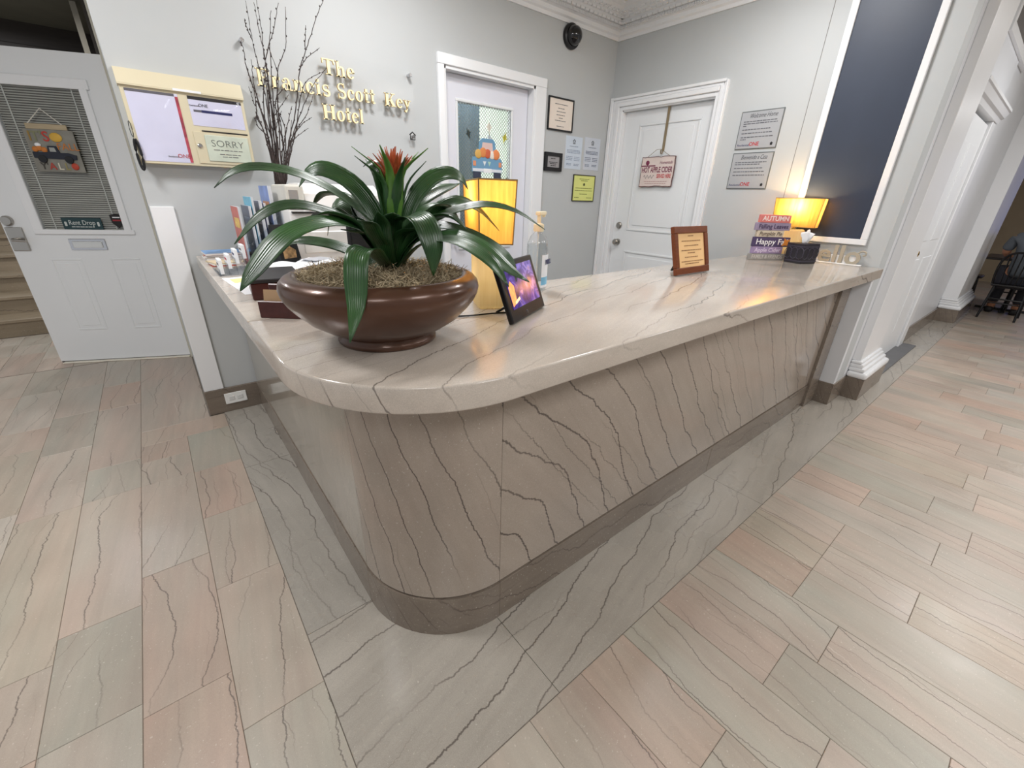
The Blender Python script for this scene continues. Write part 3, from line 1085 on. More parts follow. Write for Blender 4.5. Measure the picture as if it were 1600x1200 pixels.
# small back room behind the glass
mb = MB()
mb.box(1.3, 3.6, 4.50, 4.60, 0, 2.6)
mb.box(1.2, 1.3, BW + 0.16, 4.6, 0, 2.6)
mb.box(3.6, 3.7, BW + 0.16, 4.6, 0, 2.6)
mb.box(1.2, 3.7, BW + 0.16, 4.6, 2.6, 2.7)
struct(mb.build('wall_office', pm('office_green_white', (232, 238, 232), 0.6)), 'pale walls of the office behind the door')
mb = MB()
mb.box(2.50, 2.74, 3.95, 4.0, 0, 2.6)
struct(mb.build('trim_10', pm('slate_blue_panel', (72, 90, 106), 0.6)), 'slate blue upright seen through the office door glass')
area('office_light', (2.5, 3.95, 2.55), 0.5, 42, (1, 1, 0.97))

# --- door_3: panelled door on the side wall (local x = -Y world, outward = -X)
d3 = sroot('door_3', 'white two panel door on the side wall', (RX, 2.955, 0), -math.pi / 2)
mb = MB()
mb.box(0.022, 0.893, 0.045, 0.085, 0.01, 2.094)
mb.build('leaf', DOORW, d3)
mb = MB()
for za, zb in ((1.075, 1.990), (0.22, 0.885)):
    x0, x1 = 0.190, 0.790
    wv = 0.022
    for a, b_, c, d in ((x0, x1, za, za + wv), (x0, x1, zb - wv, zb), (x0, x0 + wv, za + wv, zb - wv), (x1 - wv, x1, za + wv, zb - wv)):
        mb.box(a, b_, 0.038, 0.047, c, d, bev=0.006, seg=2)
    mb.box(x0 + 0.05, x1 - 0.05, 0.040, 0.047, za + 0.05, zb - 0.05, bev=0.004)
mb.build('raised_panels', DOORW, d3)
mb = MB()
for (a, b_, yo) in ((-0.129, -0.095, 0.030), (-0.095, -0.055, 0.020), (-0.055, -0.020, 0.026), (-0.020, 0.012, 0.014)):
    mb.box(a, b_, -yo, 0.02, 0, 2.118 - a * 0.75, bev=0.004)
for (a, b_, yo) in ((0.902, 0.935, 0.014), (0.935, 0.960, 0.026), (0.960, 0.978, 0.020), (0.978, 0.990, 0.030)):
    mb.box(a, b_, -yo, 0.02, 0, 2.108 + (b_ - 0.902) * 1.1, bev=0.003)
for (a, b_, yo) in ((2.104, 2.135, 0.014), (2.135, 2.168, 0.026), (2.168, 2.190, 0.020), (2.190, 2.212, 0.030)):
    e = (a - 2.104)
    mb.box(-0.0125 - e * 1.2, 0.9055 + e * 0.8, -yo - 0.0011, 0.02, a, b_ - 0.0003, bev=0.004)
mb.box(0.0, 0.020, -0.002, 0.10, 0, 2.108)
mb.box(0.895, 0.912, -0.002, 0.10, 0, 2.108)
mb.box(0.0, 0.912, -0.002, 0.10, 2.096, 2.112)
mb.build('casing', WHITE, d3)
prof_k = [(0.001, 0.0), (0.030, 0.0), (0.030, 0.008), (0.012, 0.012), (0.012, 0.030), (0.026, 0.038), (0.030, 0.052), (0.024, 0.062), (0.001, 0.066)]
k1 = MB().lathe(prof_k, n=20).build('knob', STEEL, d3, smooth=True)
k1.rotation_euler = (math.pi / 2, 0, 0)
k1.location = (0.100, 0.045, 0.958)
k2 = MB().lathe([(0.001, 0), (0.032, 0), (0.032, 0.014), (0.024, 0.022), (0.001, 0.022)], n=20).build('deadbolt', STEEL, d3, smooth=True)
k2.rotation_euler = (math.pi / 2, 0, 0)
k2.location = (0.095, 0.045, 1.116)
# closet behind door 3 stays closed; a solid back keeps light out
MB().box(0.0, 0.92, 0.10, 0.15, 0, 2.12).build('jamb_back', WALL, d3)

# --- navy panel in white frame on the side wall
t = thing('navy_panel', 'tall glossy navy wall panel in a white frame above the lamp', 'wall panel', (RX, 1.277, 1.12), -math.pi / 2)
MB().box(0.040, 0.440, -0.010, 0.0, 0.036, 1.440).build('panel', pm('navy_gloss', (48, 57, 75), 0.42, var=0.05), t)
mb = MB()
for a, b_, c, d in ((0.0, 0.478, 0.0, 0.036), (0.0, 0.478, 1.44, 1.48), (0.0, 0.040, 0.036, 1.44), (0.440, 0.478, 0.036, 1.44)):
    mb.box(a, b_, -0.024, 0.0, c, d, bev=0.003)
mb.build('frame', WHITE, t)

# ================================================================== THINGS ON THE BACK WALL
def k(v):            # wall measurements brought forward to the face of a box 6 cm deep
    return v * 0.981
def kz(v):
    return 1.35 + (v - 1.35) * 0.981

# ---- notice cabinet
t = thing('notice_cabinet', 'cream metal notice cabinet with three glazed compartments on the wall', 'cabinet', (0, BW, 0))
MB().box(k(0.034), k(0.556), -0.056, 0, kz(1.456), kz(1.800), bev=0.002).build('body', CREAM, t)
mb = MB()
mb.prism([(0.0, kz(1.872)), (-0.045, kz(1.866)), (-0.066, kz(1.802)), (-0.066, kz(1.794)), (0.0, kz(1.794))], k(0.030), k(0.560), axis='x')
mb.build('hood', CREAM, t)
def window(x0, x1, z0, z1, nm):
    MB().box(x0, x1, -0.0575, -0.0555, z0, z1).build(nm, pm('poster_lilac_white', (222, 222, 236), 0.6), t)
PLAST = clear('cabinet_plastic', (250, 250, 255), 0.9, 0.05)
def bulge(x0, x1, z0, z1):
    mb = MB()
    n = 10
    g_ = [[mb.bm.verts.new((x0 + (x1 - x0) * i / n, -0.0585 - 0.008 * math.sin(math.pi * i / n) * math.sin(math.pi * j / n), z0 + (z1 - z0) * j / n)) for j in range(n + 1)] for i in range(n + 1)]
    for i in range(n):
        for j in range(n):
            mb.bm.faces.new((g_[i][j], g_[i + 1][j], g_[i + 1][j + 1], g_[i][j + 1]))
    mb.build('clear_cover', PLAST, t, smooth=True, ang=80)
window(k(0.050), k(0.259), kz(1.468), kz(1.782), 'poster')
MB().box(k(0.050), k(0.245), -0.0580, -0.0570, kz(1.770), kz(1.782)).build('dark_edge', GREYINK, t)
MB().box(k(0.246), k(0.259), -0.0580, -0.0570, kz(1.470), kz(1.770)).build('red_stripe', pm('stripe_red', (176, 70, 82), 0.5, var=0.5, scale=30), t)
text('lettering', 'ONE', 0.026, REDINK, t, k(0.224), kz(1.490), y=-0.0582)
text('lettering', 'Residential', 0.010, GREYINK, t, k(0.178), kz(1.491), y=-0.0582)
bulge(k(0.050), k(0.259), kz(1.468), kz(1.782))
window(k(0.300), k(0.541), kz(1.650), kz(1.783), 'poster')
MB().box(k(0.300), k(0.541), -0.0582, -0.0570, kz(1.768), kz(1.783)).build('dark_edge', DARK, t)
text('lettering', 'ONE', 0.020, DARK, t, k(0.362), kz(1.738), y=-0.0582)
text('lettering', 'Residential', 0.010, GREYINK, t, k(0.324), kz(1.738), y=-0.0582)
MB().box(k(0.350), k(0.490), -0.0582, -0.0570, kz(1.712), kz(1.724)).build('navy_bar', NAVYINK, t)
MB().box(k(0.315), k(0.350), -0.0582, -0.0570, kz(1.713), kz(1.723)).build('grey_bar', GREYINK, t)
bulge(k(0.300), k(0.541), kz(1.650), kz(1.783))
dr = MB().box(k(0.288), k(0.552), -0.0600, -0.0550, kz(1.470), kz(1.622), bev=0.001).build('door', CREAM, t)
MB().box(k(0.330), k(0.545), -0.0606, -0.0590, kz(1.624), kz(1.630)).build('slit', DARK, t)
ky = MB().lathe([(0.001, 0), (0.011, 0), (0.011, 0.004), (0.006, 0.005), (0.001, 0.005)], n=16).build('lock', CHROME, dr)
ky.rotation_euler = (math.pi / 2, 0, 0)
ky.location = (k(0.306), -0.0600, kz(1.555))
pl = MB().box(k(0.335), k(0.540), -0.0640, -0.0600, kz(1.484), kz(1.610), bev=0.002).build('mirror_plate', pm('pale_green_glass', (206, 214, 198), 0.12, var=0.06, scale=14, coat=0.6), dr)
text('lettering', 'SORRY', 0.046, pm('sign_grey', (108, 112, 108), 0.5), dr, k(0.437), kz(1.556), y=-0.0645, width=0.15, bold=-0.0006)
lines('small_lettering', [(k(0.365), k(0.510), kz(1.540)), (k(0.39), k(0.49), kz(1.520)), (k(0.40), k(0.48), kz(1.508))], GREYINK, dr, y=-0.0645, h=0.003)
MB().box(k(0.245), k(0.365), -0.0670, -0.0650, kz(1.796), kz(1.806)).build('white_tab', PAPER, t)

mb = MB()
mb.tube([(0.026 + 0.005 * math.sin(a), -0.03, 1.600 + 0.035 * math.cos(a)) for a in [2 * math.pi * i / 16 for i in range(17)]], 0.0016, 6)
t = thing('black_lanyard', 'short black looped strap hanging beside the notice cabinet', 'strap', (0.006, BW - 0.035, 0))
mb.build('thin_loop', BLACK, t)
mb = MB()
mb.tube([(0.030 + 0.009 * math.sin(a), -0.03, 1.490 + 0.068 * math.cos(a)) for a in [2 * math.pi * i / 20 for i in range(21)]], 0.006, 8)
mb.build('thick_loop', BLACK, t, smooth=True)

# ---- hotel sign: clear acrylic sheet on stand-offs, gold serif letters
def ring(cx, cy, rx, ry, tx, ty, a0=0, a1=360, n=28):
    a0, a1 = math.radians(a0), math.radians(a1)
    o_ = [(cx + rx * math.cos(a0 + (a1 - a0) * i / n), cy + ry * math.sin(a0 + (a1 - a0) * i / n)) for i in range(n + 1)]
    i_ = [(cx + (rx - tx) * math.cos(a0 + (a1 - a0) * i / n), cy + (ry - ty) * math.sin(a0 + (a1 - a0) * i / n)) for i in range(n + 1)]
    return [[o_[i], o_[i + 1], i_[i + 1], i_[i]] for i in range(n)]
def rc(x0, y0, x1, y1):
    return [[(x0, y0), (x1, y0), (x1, y1), (x0, y1)]]
def dot(cx, cy, r, n=12):
    return [[(cx + r * math.cos(2 * math.pi * i / n), cy + r * math.sin(2 * math.pi * i / n)) for i in range(n)]]
def stroke(pts_, ws):
    out = []
    n = len(pts_)
    l_, r_ = [], []
    for i in range(n):
        a, b_ = Vector(pts_[max(0, i - 1)]), Vector(pts_[min(n - 1, i + 1)])
        d = (b_ - a).normalized()
        nrm = Vector((-d.y, d.x)) * ws[i] / 2
        p = Vector(pts_[i])
        l_.append(tuple(p + nrm)); r_.append(tuple(p - nrm))
    return [[l_[i], r_[i], r_[i + 1], l_[i + 1]] for i in range(n - 1)]
def sglyph(w_, hgt):
    P, W = [], []
    for i in range(13):
        a = math.radians(35 + 235 * i / 12)
        P.append((w_ * 0.5 + w_ * 0.36 * math.cos(a), hgt * 0.735 + hgt * 0.225 * math.sin(a)))
        W.append(0.07 + 0.09 * (i / 12) ** 2)
    for i in range(1, 13):
        a = math.radians(90 - 235 * i / 12)
        P.append((w_ * 0.5 + w_ * 0.38 * math.cos(a), hgt * 0.275 + hgt * 0.235 * math.sin(a)))
        W.append(0.16 - 0.09 * (i / 12) ** 2)
    return stroke(P, W) + rc(w_ * 0.76, hgt * 0.70, w_ * 0.84, hgt) + rc(w_ * 0.10, 0, w_ * 0.18, hgt * 0.30)
def hn(hgt):
    g_ = rc(0.08, 0, 0.26, hgt) + rc(0, hgt - 0.06, 0.2, hgt) + rc(0, 0, 0.34, 0.06) + ring(0.40, 0.40, 0.24, 0.29, 0.18, 0.10, 0, 150)
    return g_ + rc(0.46, 0, 0.64, 0.41) + rc(0.39, 0, 0.72, 0.06)
GLY = {
    'T': (0.92, rc(0, 0.93, 0.9, 1) + [[(0, 0.70), (0.05, 0.70), (0.12, 0.93), (0, 0.93)], [(0.9, 0.70), (0.9, 0.93), (0.78, 0.93), (0.85, 0.70)]] + rc(0.34, 0, 0.56, 0.95) + rc(0.21, 0, 0.69, 0.06)),
    'h': (0.76, hn(1.0)),
    'n': (0.76, hn(0.68)),
    'e': (0.62, ring(0.30, 0.34, 0.30, 0.36, 0.17, 0.07, 5, 325) + rc(0.14, 0.35, 0.59, 0.42)),
    'F': (0.80, rc(0.1, 0, 0.33, 1) + rc(0, 0.94, 0.77, 1) + [[(0.70, 0.68), (0.77, 0.68), (0.77, 0.95), (0.62, 0.95)]] + rc(0.33, 0.48, 0.55, 0.55) + rc(0.52, 0.36, 0.58, 0.68) + rc(0, 0, 0.47, 0.06)),
    'r': (0.56, rc(0.08, 0, 0.26, 0.68) + rc(0, 0.62, 0.2, 0.68) + rc(0, 0, 0.38, 0.06) + ring(0.42, 0.42, 0.22, 0.27, 0.12, 0.1, 75, 160) + dot(0.46, 0.59, 0.095)),
    'a': (0.66, rc(0.37, 0.05, 0.54, 0.46) + ring(0.31, 0.44, 0.23, 0.26, 0.14, 0.07, 0, 160) + dot(0.14, 0.50, 0.085) + ring(0.25, 0.19, 0.24, 0.20, 0.16, 0.06) + rc(0.44, 0, 0.65, 0.07)),
    'c': (0.60, ring(0.30, 0.34, 0.30, 0.36, 0.17, 0.07, 50, 320) + dot(0.47, 0.52, 0.095)),
    'i': (0.38, rc(0.08, 0, 0.26, 0.68) + rc(0, 0.62, 0.2, 0.68) + rc(0, 0, 0.34, 0.06) + dot(0.17, 0.88, 0.105)),
    's': (0.54, sglyph(0.52, 0.70)),
    'S': (0.74, sglyph(0.70, 1.02)),
    'o': (0.68, ring(0.32, 0.34, 0.32, 0.36, 0.18, 0.07)),
    't': (0.46, rc(0.12, 0.08, 0.30, 0.92) + rc(0, 0.61, 0.43, 0.68) + ring(0.30, 0.14, 0.18, 0.15, 0.15, 0.09, 180, 330)),
    'l': (0.38, rc(0.08, 0, 0.26, 1.0) + rc(0, 0.94, 0.2, 1.0) + rc(0, 0, 0.34, 0.06)),
    'K': (1.00, rc(0.1, 0, 0.33, 1) + rc(0, 0.94, 0.44, 1) + rc(0, 0, 0.44, 0.06) + [[(0.32, 0.40), (0.74, 0.95), (0.82, 0.95), (0.32, 0.30)], [(0.40, 0.50), (0.56, 0.66), (0.94, 0.04), (0.68, 0.04)]] + rc(0.58, 0.94, 0.94, 1) + rc(0.56, 0, 1.0, 0.06)),
    'y': (0.70, [[(0.05, 0.66), (0.25, 0.66), (0.44, 0.12), (0.36, 0.0)], [(0.52, 0.66), (0.60, 0.66), (0.34, -0.12), (0.26, -0.18)]] + rc(0, 0.62, 0.32, 0.68) + rc(0.42, 0.62, 0.70, 0.68) + dot(0.20, -0.19, 0.10)),
    'H': (1.06, rc(0.1, 0, 0.33, 1) + rc(0.70, 0, 0.93, 1) + rc(0.33, 0.47, 0.70, 0.55) + rc(0, 0.94, 0.43, 1) + rc(0, 0, 0.43, 0.06) + rc(0.60, 0.94, 1.03, 1) + rc(0.60, 0, 1.03, 0.06)),
}
GOLD = pm('gold_letter', (252, 238, 192), 0.4, var=0.03)
GOLDS = pm('gold_letter_side', (196, 154, 74), 0.4, metal=0.3)
t = thing('hotel_sign', 'gold serif letters reading The Francis Scott Key Hotel on clear acrylic', 'sign', (0, BW, 0))
MB().box(0.575, 1.585, -0.034, -0.028, 1.690, 2.085).build('acrylic_sheet', clear('acrylic', (255, 255, 255), 0.30, 0.10, 0.006), t)
for (x, z) in ((0.600, 2.065), (1.565, 2.065), (0.600, 1.712), (1.565, 1.712)):
    c = MB().lathe([(0.001, 0), (0.011, 0), (0.011, 0.040), (0.009, 0.043), (0.001, 0.043)], n=16).build('stand_off', CHROME, t, smooth=True)
    c.rotation_euler = (math.pi / 2, 0, 0)
    c.location = (x, 0, z)
def word(s, x, z, capz, width):
    tot = sum(0.45 if ch == ' ' else GLY[ch][0] + 0.06 for ch in s)
    kx = width / tot
    for ch in s:
        if ch == ' ':
            x += 0.45 * kx
            continue
        adv, polys = GLY[ch]
        mb = MB()
        for pg in polys:
            q = [(x + a * kx, z + b_ * capz) for a, b_ in pg]
            ar = sum(q[i][0] * q[(i + 1) % len(q)][1] - q[(i + 1) % len(q)][0] * q[i][1] for i in range(len(q)))
            mb.prism(q if ar > 0 else q[::-1], -0.050, -0.036, axis='y')
        o = mb.build('letter', GOLDS, t)
        o.data.materials.append(GOLD)
        for p in o.data.polygons:
            if abs(p.normal.y) > 0.8:
                p.material_index = 1
        x += (adv + 0.06) * kx
ks = 0.985
word('The', 1.012 * ks, 1.35 + (1.989 - 1.35) * ks, 0.077, 0.196 * ks)
word('Francis', 0.645 * ks, 1.35 + (1.876 - 1.35) * ks, 0.083, 0.400 * ks)
word('Scott', 1.083 * ks, 1.35 + (1.876 - 1.35) * ks, 0.078, 0.245 * ks)
word('Key', 1.388 * ks, 1.35 + (1.876 - 1.35) * ks, 0.072, 0.190 * ks)
word('Hotel', 0.980 * ks, 1.35 + (1.754 - 1.35) * ks, 0.080, 0.260 * ks)
# equal-housing emblem on the acrylic
mb = MB()
mb.prism([(1.530, 1.722), (1.556, 1.742), (1.582, 1.722), (1.576, 1.717), (1.556, 1.733), (1.536, 1.717)], -0.0350, -0.0342, axis='y')
mb.box(1.537, 1.542, -0.0350, -0.0342, 1.694, 1.720)
mb.box(1.570, 1.575, -0.0350, -0.0342, 1.694, 1.720)
mb.box(1.537, 1.575, -0.0350, -0.0342, 1.690, 1.695)
mb.box(1.549, 1.563, -0.0350, -0.0342, 1.710, 1.714)
mb.box(1.549, 1.563, -0.0350, -0.0342, 1.702, 1.706)
mb.build('house_emblem', DARK, t)

# ---- dome camera
t = thing('dome_camera', 'black dome security camera high on the wall by the crown moulding', 'camera', (3.055, BW, 2.566))
a = MB().lathe([(0.001, 0), (0.086, 0), (0.090, 0.010), (0.086, 0.026), (0.070, 0.032)], n=32, cap=False).build('mount_ring', BLACK, t, smooth=True)
a.rotation_euler = (math.pi / 2, 0, 0)
a = MB().lathe([(0.068, 0.028), (0.068, 0.050), (0.060, 0.075), (0.042, 0.094), (0.020, 0.103), (0.001, 0.105)], n=32, cap=False).build('dome', pm('smoked_dome', (14, 14, 18), 0.06, coat=0.5), t, smooth=True, ang=80)
a.rotation_euler = (math.pi / 2, 0, 0)

# ---- framed papers
def framed(name, label, cat, x0, x1, z0, z1, fm, bm_, fw, rows, ink, dep=0.016, extra=None, mat=None):
    t = thing(name, label, cat, ((x0 + x1) / 2, BW, z0))
    w_, hh = (x1 - x0) / 2, z1 - z0
    if fw:
        mb = MB()
        for a, b_, c, d in ((-w_, w_, 0, fw), (-w_, w_, hh - fw, hh), (-w_, -w_ + fw, fw, hh - fw), (w_ - fw, w_, fw, hh - fw)):
            mb.box(a, b_, -dep, 0, c, d, bev=0.002)
        mb.build('frame', fm, t)
    MB().box(-w_ + fw, w_ - fw, -dep * 0.6, 0, fw, hh - fw).build('sheet', bm_, t)
    yy = -dep * 0.6 - 0.0006
    lines('printed_lines', [(-w_ * a, w_ * b_, hh * c) for a, b_, c in rows], ink, t, y=yy, h=0.005)
    if extra:
        extra(t, w_, hh, yy)
    return t
def house(t, w_, hh, yy):
    z = hh * 0.86
    s = 0.020
    mb = MB()
    mb.prism([(-s, z), (0, z + s * 0.8), (s, z), (s * 0.7, z - 0.003), (0, z + s * 0.45), (-s * 0.7, z - 0.003)], yy - 0.0004, yy + 0.0004, axis='y')
    mb.box(-s * 0.7, -s * 0.5, yy - 0.0004, yy + 0.0004, z - s, z)
    mb.box(s * 0.5, s * 0.7, yy - 0.0004, yy + 0.0004, z - s, z)
    mb.box(-s * 0.7, s * 0.7, yy - 0.0004, yy + 0.0004, z - s * 1.15, z - s * 0.95)
    mb.box(-s * 0.3, s * 0.3, yy - 0.0004, yy + 0.0004, z - s * 0.4, z - s * 0.25)
    mb.box(-s * 0.3, s * 0.3, yy - 0.0004, yy + 0.0004, z - s * 0.75, z - s * 0.6)
    mb.build('house_emblem', DARK, t)
framed('framed_certificate', 'cream certificate in a thin black frame beside the office door', 'certificate', 2.842, 3.146, 1.888, 2.134,
       BLACK, pm('cream_paper', (232, 220, 208), 0.6), 0.012, [(0.5, 0.5, 0.80), (0.25, 0.25, 0.68), (0.35, 0.35, 0.58), (0.35, 0.35, 0.48), (0.15, 0.15, 0.39), (0.45, 0.45, 0.31), (0.3, 0.3, 0.14)], GREYINK)
framed('wall_plaque', 'small silver plaque on a thick black backing beside the office door', 'plaque', 2.828, 3.038, 1.571, 1.718,
       BLACK, pm('plaque_silver', (166, 164, 166), 0.35, metal=0.4), 0.030, [(0.30, 0.30, 0.68), (0.5, 0.5, 0.48), (0.4, 0.4, 0.40), (0.3, 0.3, 0.30)], DARK, dep=0.022)
PALEB = pm('pale_blue_paper', (204, 214, 226), 0.65)
nr = [(0.5, 0.5, 0.70), (0.8, 0.75, 0.58), (0.8, 0.8, 0.54), (0.75, 0.8, 0.50), (0.85, -0.1, 0.38), (-0.1, 0.8, 0.38), (0.85, -0.1, 0.33), (-0.1, 0.8, 0.33), (0.85, -0.1, 0.28), (-0.1, 0.8, 0.28), (0.8, -0.2, 0.16), (-0.1, 0.75, 0.16), (0.8, -0.25, 0.12), (-0.1, 0.7, 0.12)]
framed('housing_notice', 'pale blue printed notice with house emblem nearer the office door', 'notice', 3.085, 3.302, 1.602, 1.866, None, PALEB, 0.0, nr, pm('ink_blue_grey', (140, 152, 172), 0.7), dep=0.003, extra=house)
framed('housing_notice', 'pale grey printed notice with house emblem nearer the wall corner', 'notice', 3.336, 3.552, 1.606, 1.876, None, pm('pale_grey_paper', (202, 208, 218), 0.65), 0.0, nr, pm('ink_slate', (104, 112, 132), 0.7), dep=0.003, extra=house)
def seal(t, w_, hh, yy):
    o = MB().lathe([(0.001, 0), (0.013, 0), (0.013, 0.0008), (0.001, 0.0008)], n=14).build('seal', pm('seal_olive', (84, 88, 44), 0.6), t)
    o.rotation_euler = (math.pi / 2, 0, 0)
    o.location = (0, yy + 0.0004, hh * 0.64)
framed('yellow_certificate', 'yellow certificate on a dark board below the pale notices', 'certificate', 3.212, 3.520, 1.328, 1.560,
       pm('dark_edge_board', (60, 58, 40), 0.6), pm('yellow_paper', (222, 226, 136), 0.6), 0.007, [(0.45, 0.45, 0.84), (0.3, 0.3, 0.78), (0.75, 0.75, 0.50), (0.8, 0.8, 0.41), (0.35, 0.35, 0.28), (0.8, -0.4, 0.14), (-0.3, 0.8, 0.14)], pm('ink_olive', (120, 124, 60), 0.7), dep=0.014, extra=seal)

# ---- truck cut-out and leaves on the office door glass
t = thing('truck_cutout', 'blue truck cutout loaded with pumpkins on the office door glass', 'decoration', (2.262, BW + 0.065, 1.478))
BLU = pm('truck_blue', (112, 156, 188), 0.6, var=0.06)
mb = MB()
mb.prism([(-0.150, 0.050), (0.150, 0.050), (0.150, 0.130), (0.135, 0.155), (0.090, 0.160), (0.075, 0.270), (0.055, 0.290), (-0.055, 0.290), (-0.075, 0.270), (-0.095, 0.160), (-0.140, 0.155), (-0.150, 0.130)], -0.006, 0, axis='y')
mb.build('body', BLU, t)
MB().box(-0.146, 0.146, -0.008, -0.004, 0.052, 0.074, bev=0.001).build('bumper', pm('bumper_white', (226, 228, 236), 0.5), t)
MB().box(-0.040, 0.040, -0.009, -0.006, 0.044, 0.076, bev=0.001).build('number_plate', PAPER, t)
MB().prism([(-0.062, 0.178), (0.058, 0.178), (0.046, 0.262), (-0.050, 0.262)], -0.0072, -0.005, axis='y').build('rear_window', pm('pink_window', (226, 196, 190), 0.6), t)
for i, (x, z, r_, cc) in enumerate(((-0.090, 0.178, 0.034, (214, 170, 92)), (-0.045, 0.190, 0.036, (222, 140, 80)), (0.000, 0.184, 0.034, (206, 100, 66)), (0.045, 0.176, 0.030, (234, 226, 216)), (0.085, 0.182, 0.038, (226, 136, 84)))):
    MB().sphere((x, -0.007, z), r_, 14, sy=0.15).build('pumpkin', pm('cut_pumpkin_%d' % i, cc, 0.6, var=0.1), t, smooth=True)
for i, x in enumerate((-0.030, 0.018)):
    MB().prism([(x - 0.016, 0.128), (x, 0.094), (x + 0.016, 0.128)], -0.0075, -0.005, axis='y').build('bunting', pm('bunting_%d' % i, ((226, 232, 236), (176, 208, 190))[i], 0.6), t)
for x in (-0.128, 0.128):
    MB().box(x - 0.014, x + 0.014, -0.0075, -0.005, 0.092, 0.128, bev=0.002).build('tail_light', pm('tail_peach', (226, 150, 110), 0.5), t)
for x in (-0.100, 0.105):
    MB().box(x - 0.036, x + 0.036, -0.005, 0.004, 0.0, 0.052, bev=0.008, seg=2).build('wheel', pm('cut_wheel', (58, 62, 82), 0.6), t)
def leafdecal(label, x, z, ang_, col, s):
    t = thing('leaf_decal', label, 'leaf decal', (x, BW + 0.066, z), 0, 'leaf decals on the office door glass')
    mb = MB()
    pts_ = []
    for i in range(16):
        a = 2 * math.pi * i / 16
        r_ = s * (1.0 if i % 4 == 0 else 0.62 if i % 2 == 0 else 0.5)
        p = (r_ * math.cos(a) * 0.62, r_ * math.sin(a))
        pts_.append((p[0] * math.cos(ang_) - p[1] * math.sin(ang_), p[0] * math.sin(ang_) + p[1] * math.cos(ang_)))
    mb.prism(pts_, -0.001, 0.001, axis='y')
    mb.build('blade', pm('decal_%d_%d_%d' % col, col, 0.5), t)
    MB().box(-0.001, 0.001, -0.0016, -0.0005, -s * 1.2, s * 0.7).build('vein', pm('decal_vein', (90, 84, 50), 0.6), t)
leafdecal('dark green leaf decal left of the truck cutout', 2.085, 1.790, 0.4, (36, 50, 52), 0.040)
leafdecal('yellow leaf decal high on the office door glass', 2.440, 1.790, -0.3, (190, 182, 60), 0.045)
leafdecal('dark leaf decal low on the right of the office door glass', 2.460, 1.470, -0.5, (48, 54, 40), 0.040)
leafdecal('pale flower decal above the truck cutout', 2.280, 1.850, 0.1, (226, 218, 206), 0.050)
leafdecal('faded white leaf decal just right of the slate blue upright', 2.285, 1.775, 0.8, (190, 198, 204), 0.042)

# ---- things on the side wall (local x runs towards the camera side, outward = local -y)
SW = -math.pi / 2
t = thing('door_hanger', 'thin metal over door hook on the two panel door', 'hook', (RX + 0.038, 2.480, 0), SW)
HOOK = pm('bronze_hook', (158, 142, 116), 0.35, metal=0.8)
MB().box(-0.012, 0.012, -0.0030, 0.0, 1.760, 2.094).build('strap', HOOK, t)
MB().tube([(0, -0.002, 1.765), (0, -0.012, 1.735), (0, -0.030, 1.735), (0, -0.036, 1.765)], 0.005, 8).build('hook', HOOK, t, smooth=True)
t = thing('cider_sign', 'hot apple cider sign hanging from the door hook', 'sign', (RX + 0.020, 2.500, 1.470), SW)
edge = []
er = random.Random(4)
for i in range(12): edge.append((-0.172 + 0.344 * i / 12, er.uniform(-0.004, 0.004)))
for i in range(8): edge.append((0.172 + er.uniform(-0.003, 0.003), 0.245 * i / 8))
for i in range(12): edge.append((0.172 - 0.344 * i / 12, 0.245 + er.uniform(-0.004, 0.004)))
for i in range(8): edge.append((-0.172 + er.uniform(-0.003, 0.003), 0.245 - 0.245 * i / 8))
MB().prism(edge, -0.004, 0.004, axis='y').build('plate', pm('sign_brown_edge', (104, 72, 70), 0.6), t)
MB().prism([(x * 0.965, 0.1225 + (z - 0.1225) * 0.95) for x, z in edge], -0.0052, -0.002, axis='y').build('face', pm('sign_cream', (222, 206, 200), 0.6, var=0.08), t)
PLUM = pm('sign_plum', (120, 44, 74), 0.5)
text('lettering', 'HOT APPLE CIDER', 0.062, PLUM, t, 0, 0.118, y=-0.0058, width=0.315, bold=0.0012)
MB().box(-0.166, -0.02, -0.0056, -0.004, 0.166, 0.176).build('plum_band', PLUM, t)
text('lettering', 'Homemade', 0.036, PLUM, t, 0.085, 0.184, y=-0.0058, shear=0.3, width=0.13)
text('lettering', 'SERVED HERE', 0.046, pm('sign_red', (190, 62, 66), 0.5), t, 0.080, 0.072, y=-0.0058, width=0.145, bold=0.001)
MB().sphere((-0.105, -0.005, 0.196), 0.020, 14, sy=0.15).build('apple', PLUM, t, smooth=True)
mb = MB()
mb.tube([(-0.13 + 0.11 * i / 24, -0.0058, 0.082 + 0.014 * math.sin(i * 0.9)) for i in range(25)], 0.0016, 5)
mb.build('flourish', GREYINK, t)
lines('small_lettering', [(-0.12, 0.12, 0.044), (-0.11, 0.11, 0.028)], pm('ink_rose', (176, 130, 130), 0.6), t, y=-0.0058)
MB().tube([(-0.125, 0, 0.238), (-0.02, -0.014, 0.300), (0.02, -0.014, 0.300), (0.125, 0, 0.238)], 0.0018, 6).build('hanging_wire', HOOK, t)

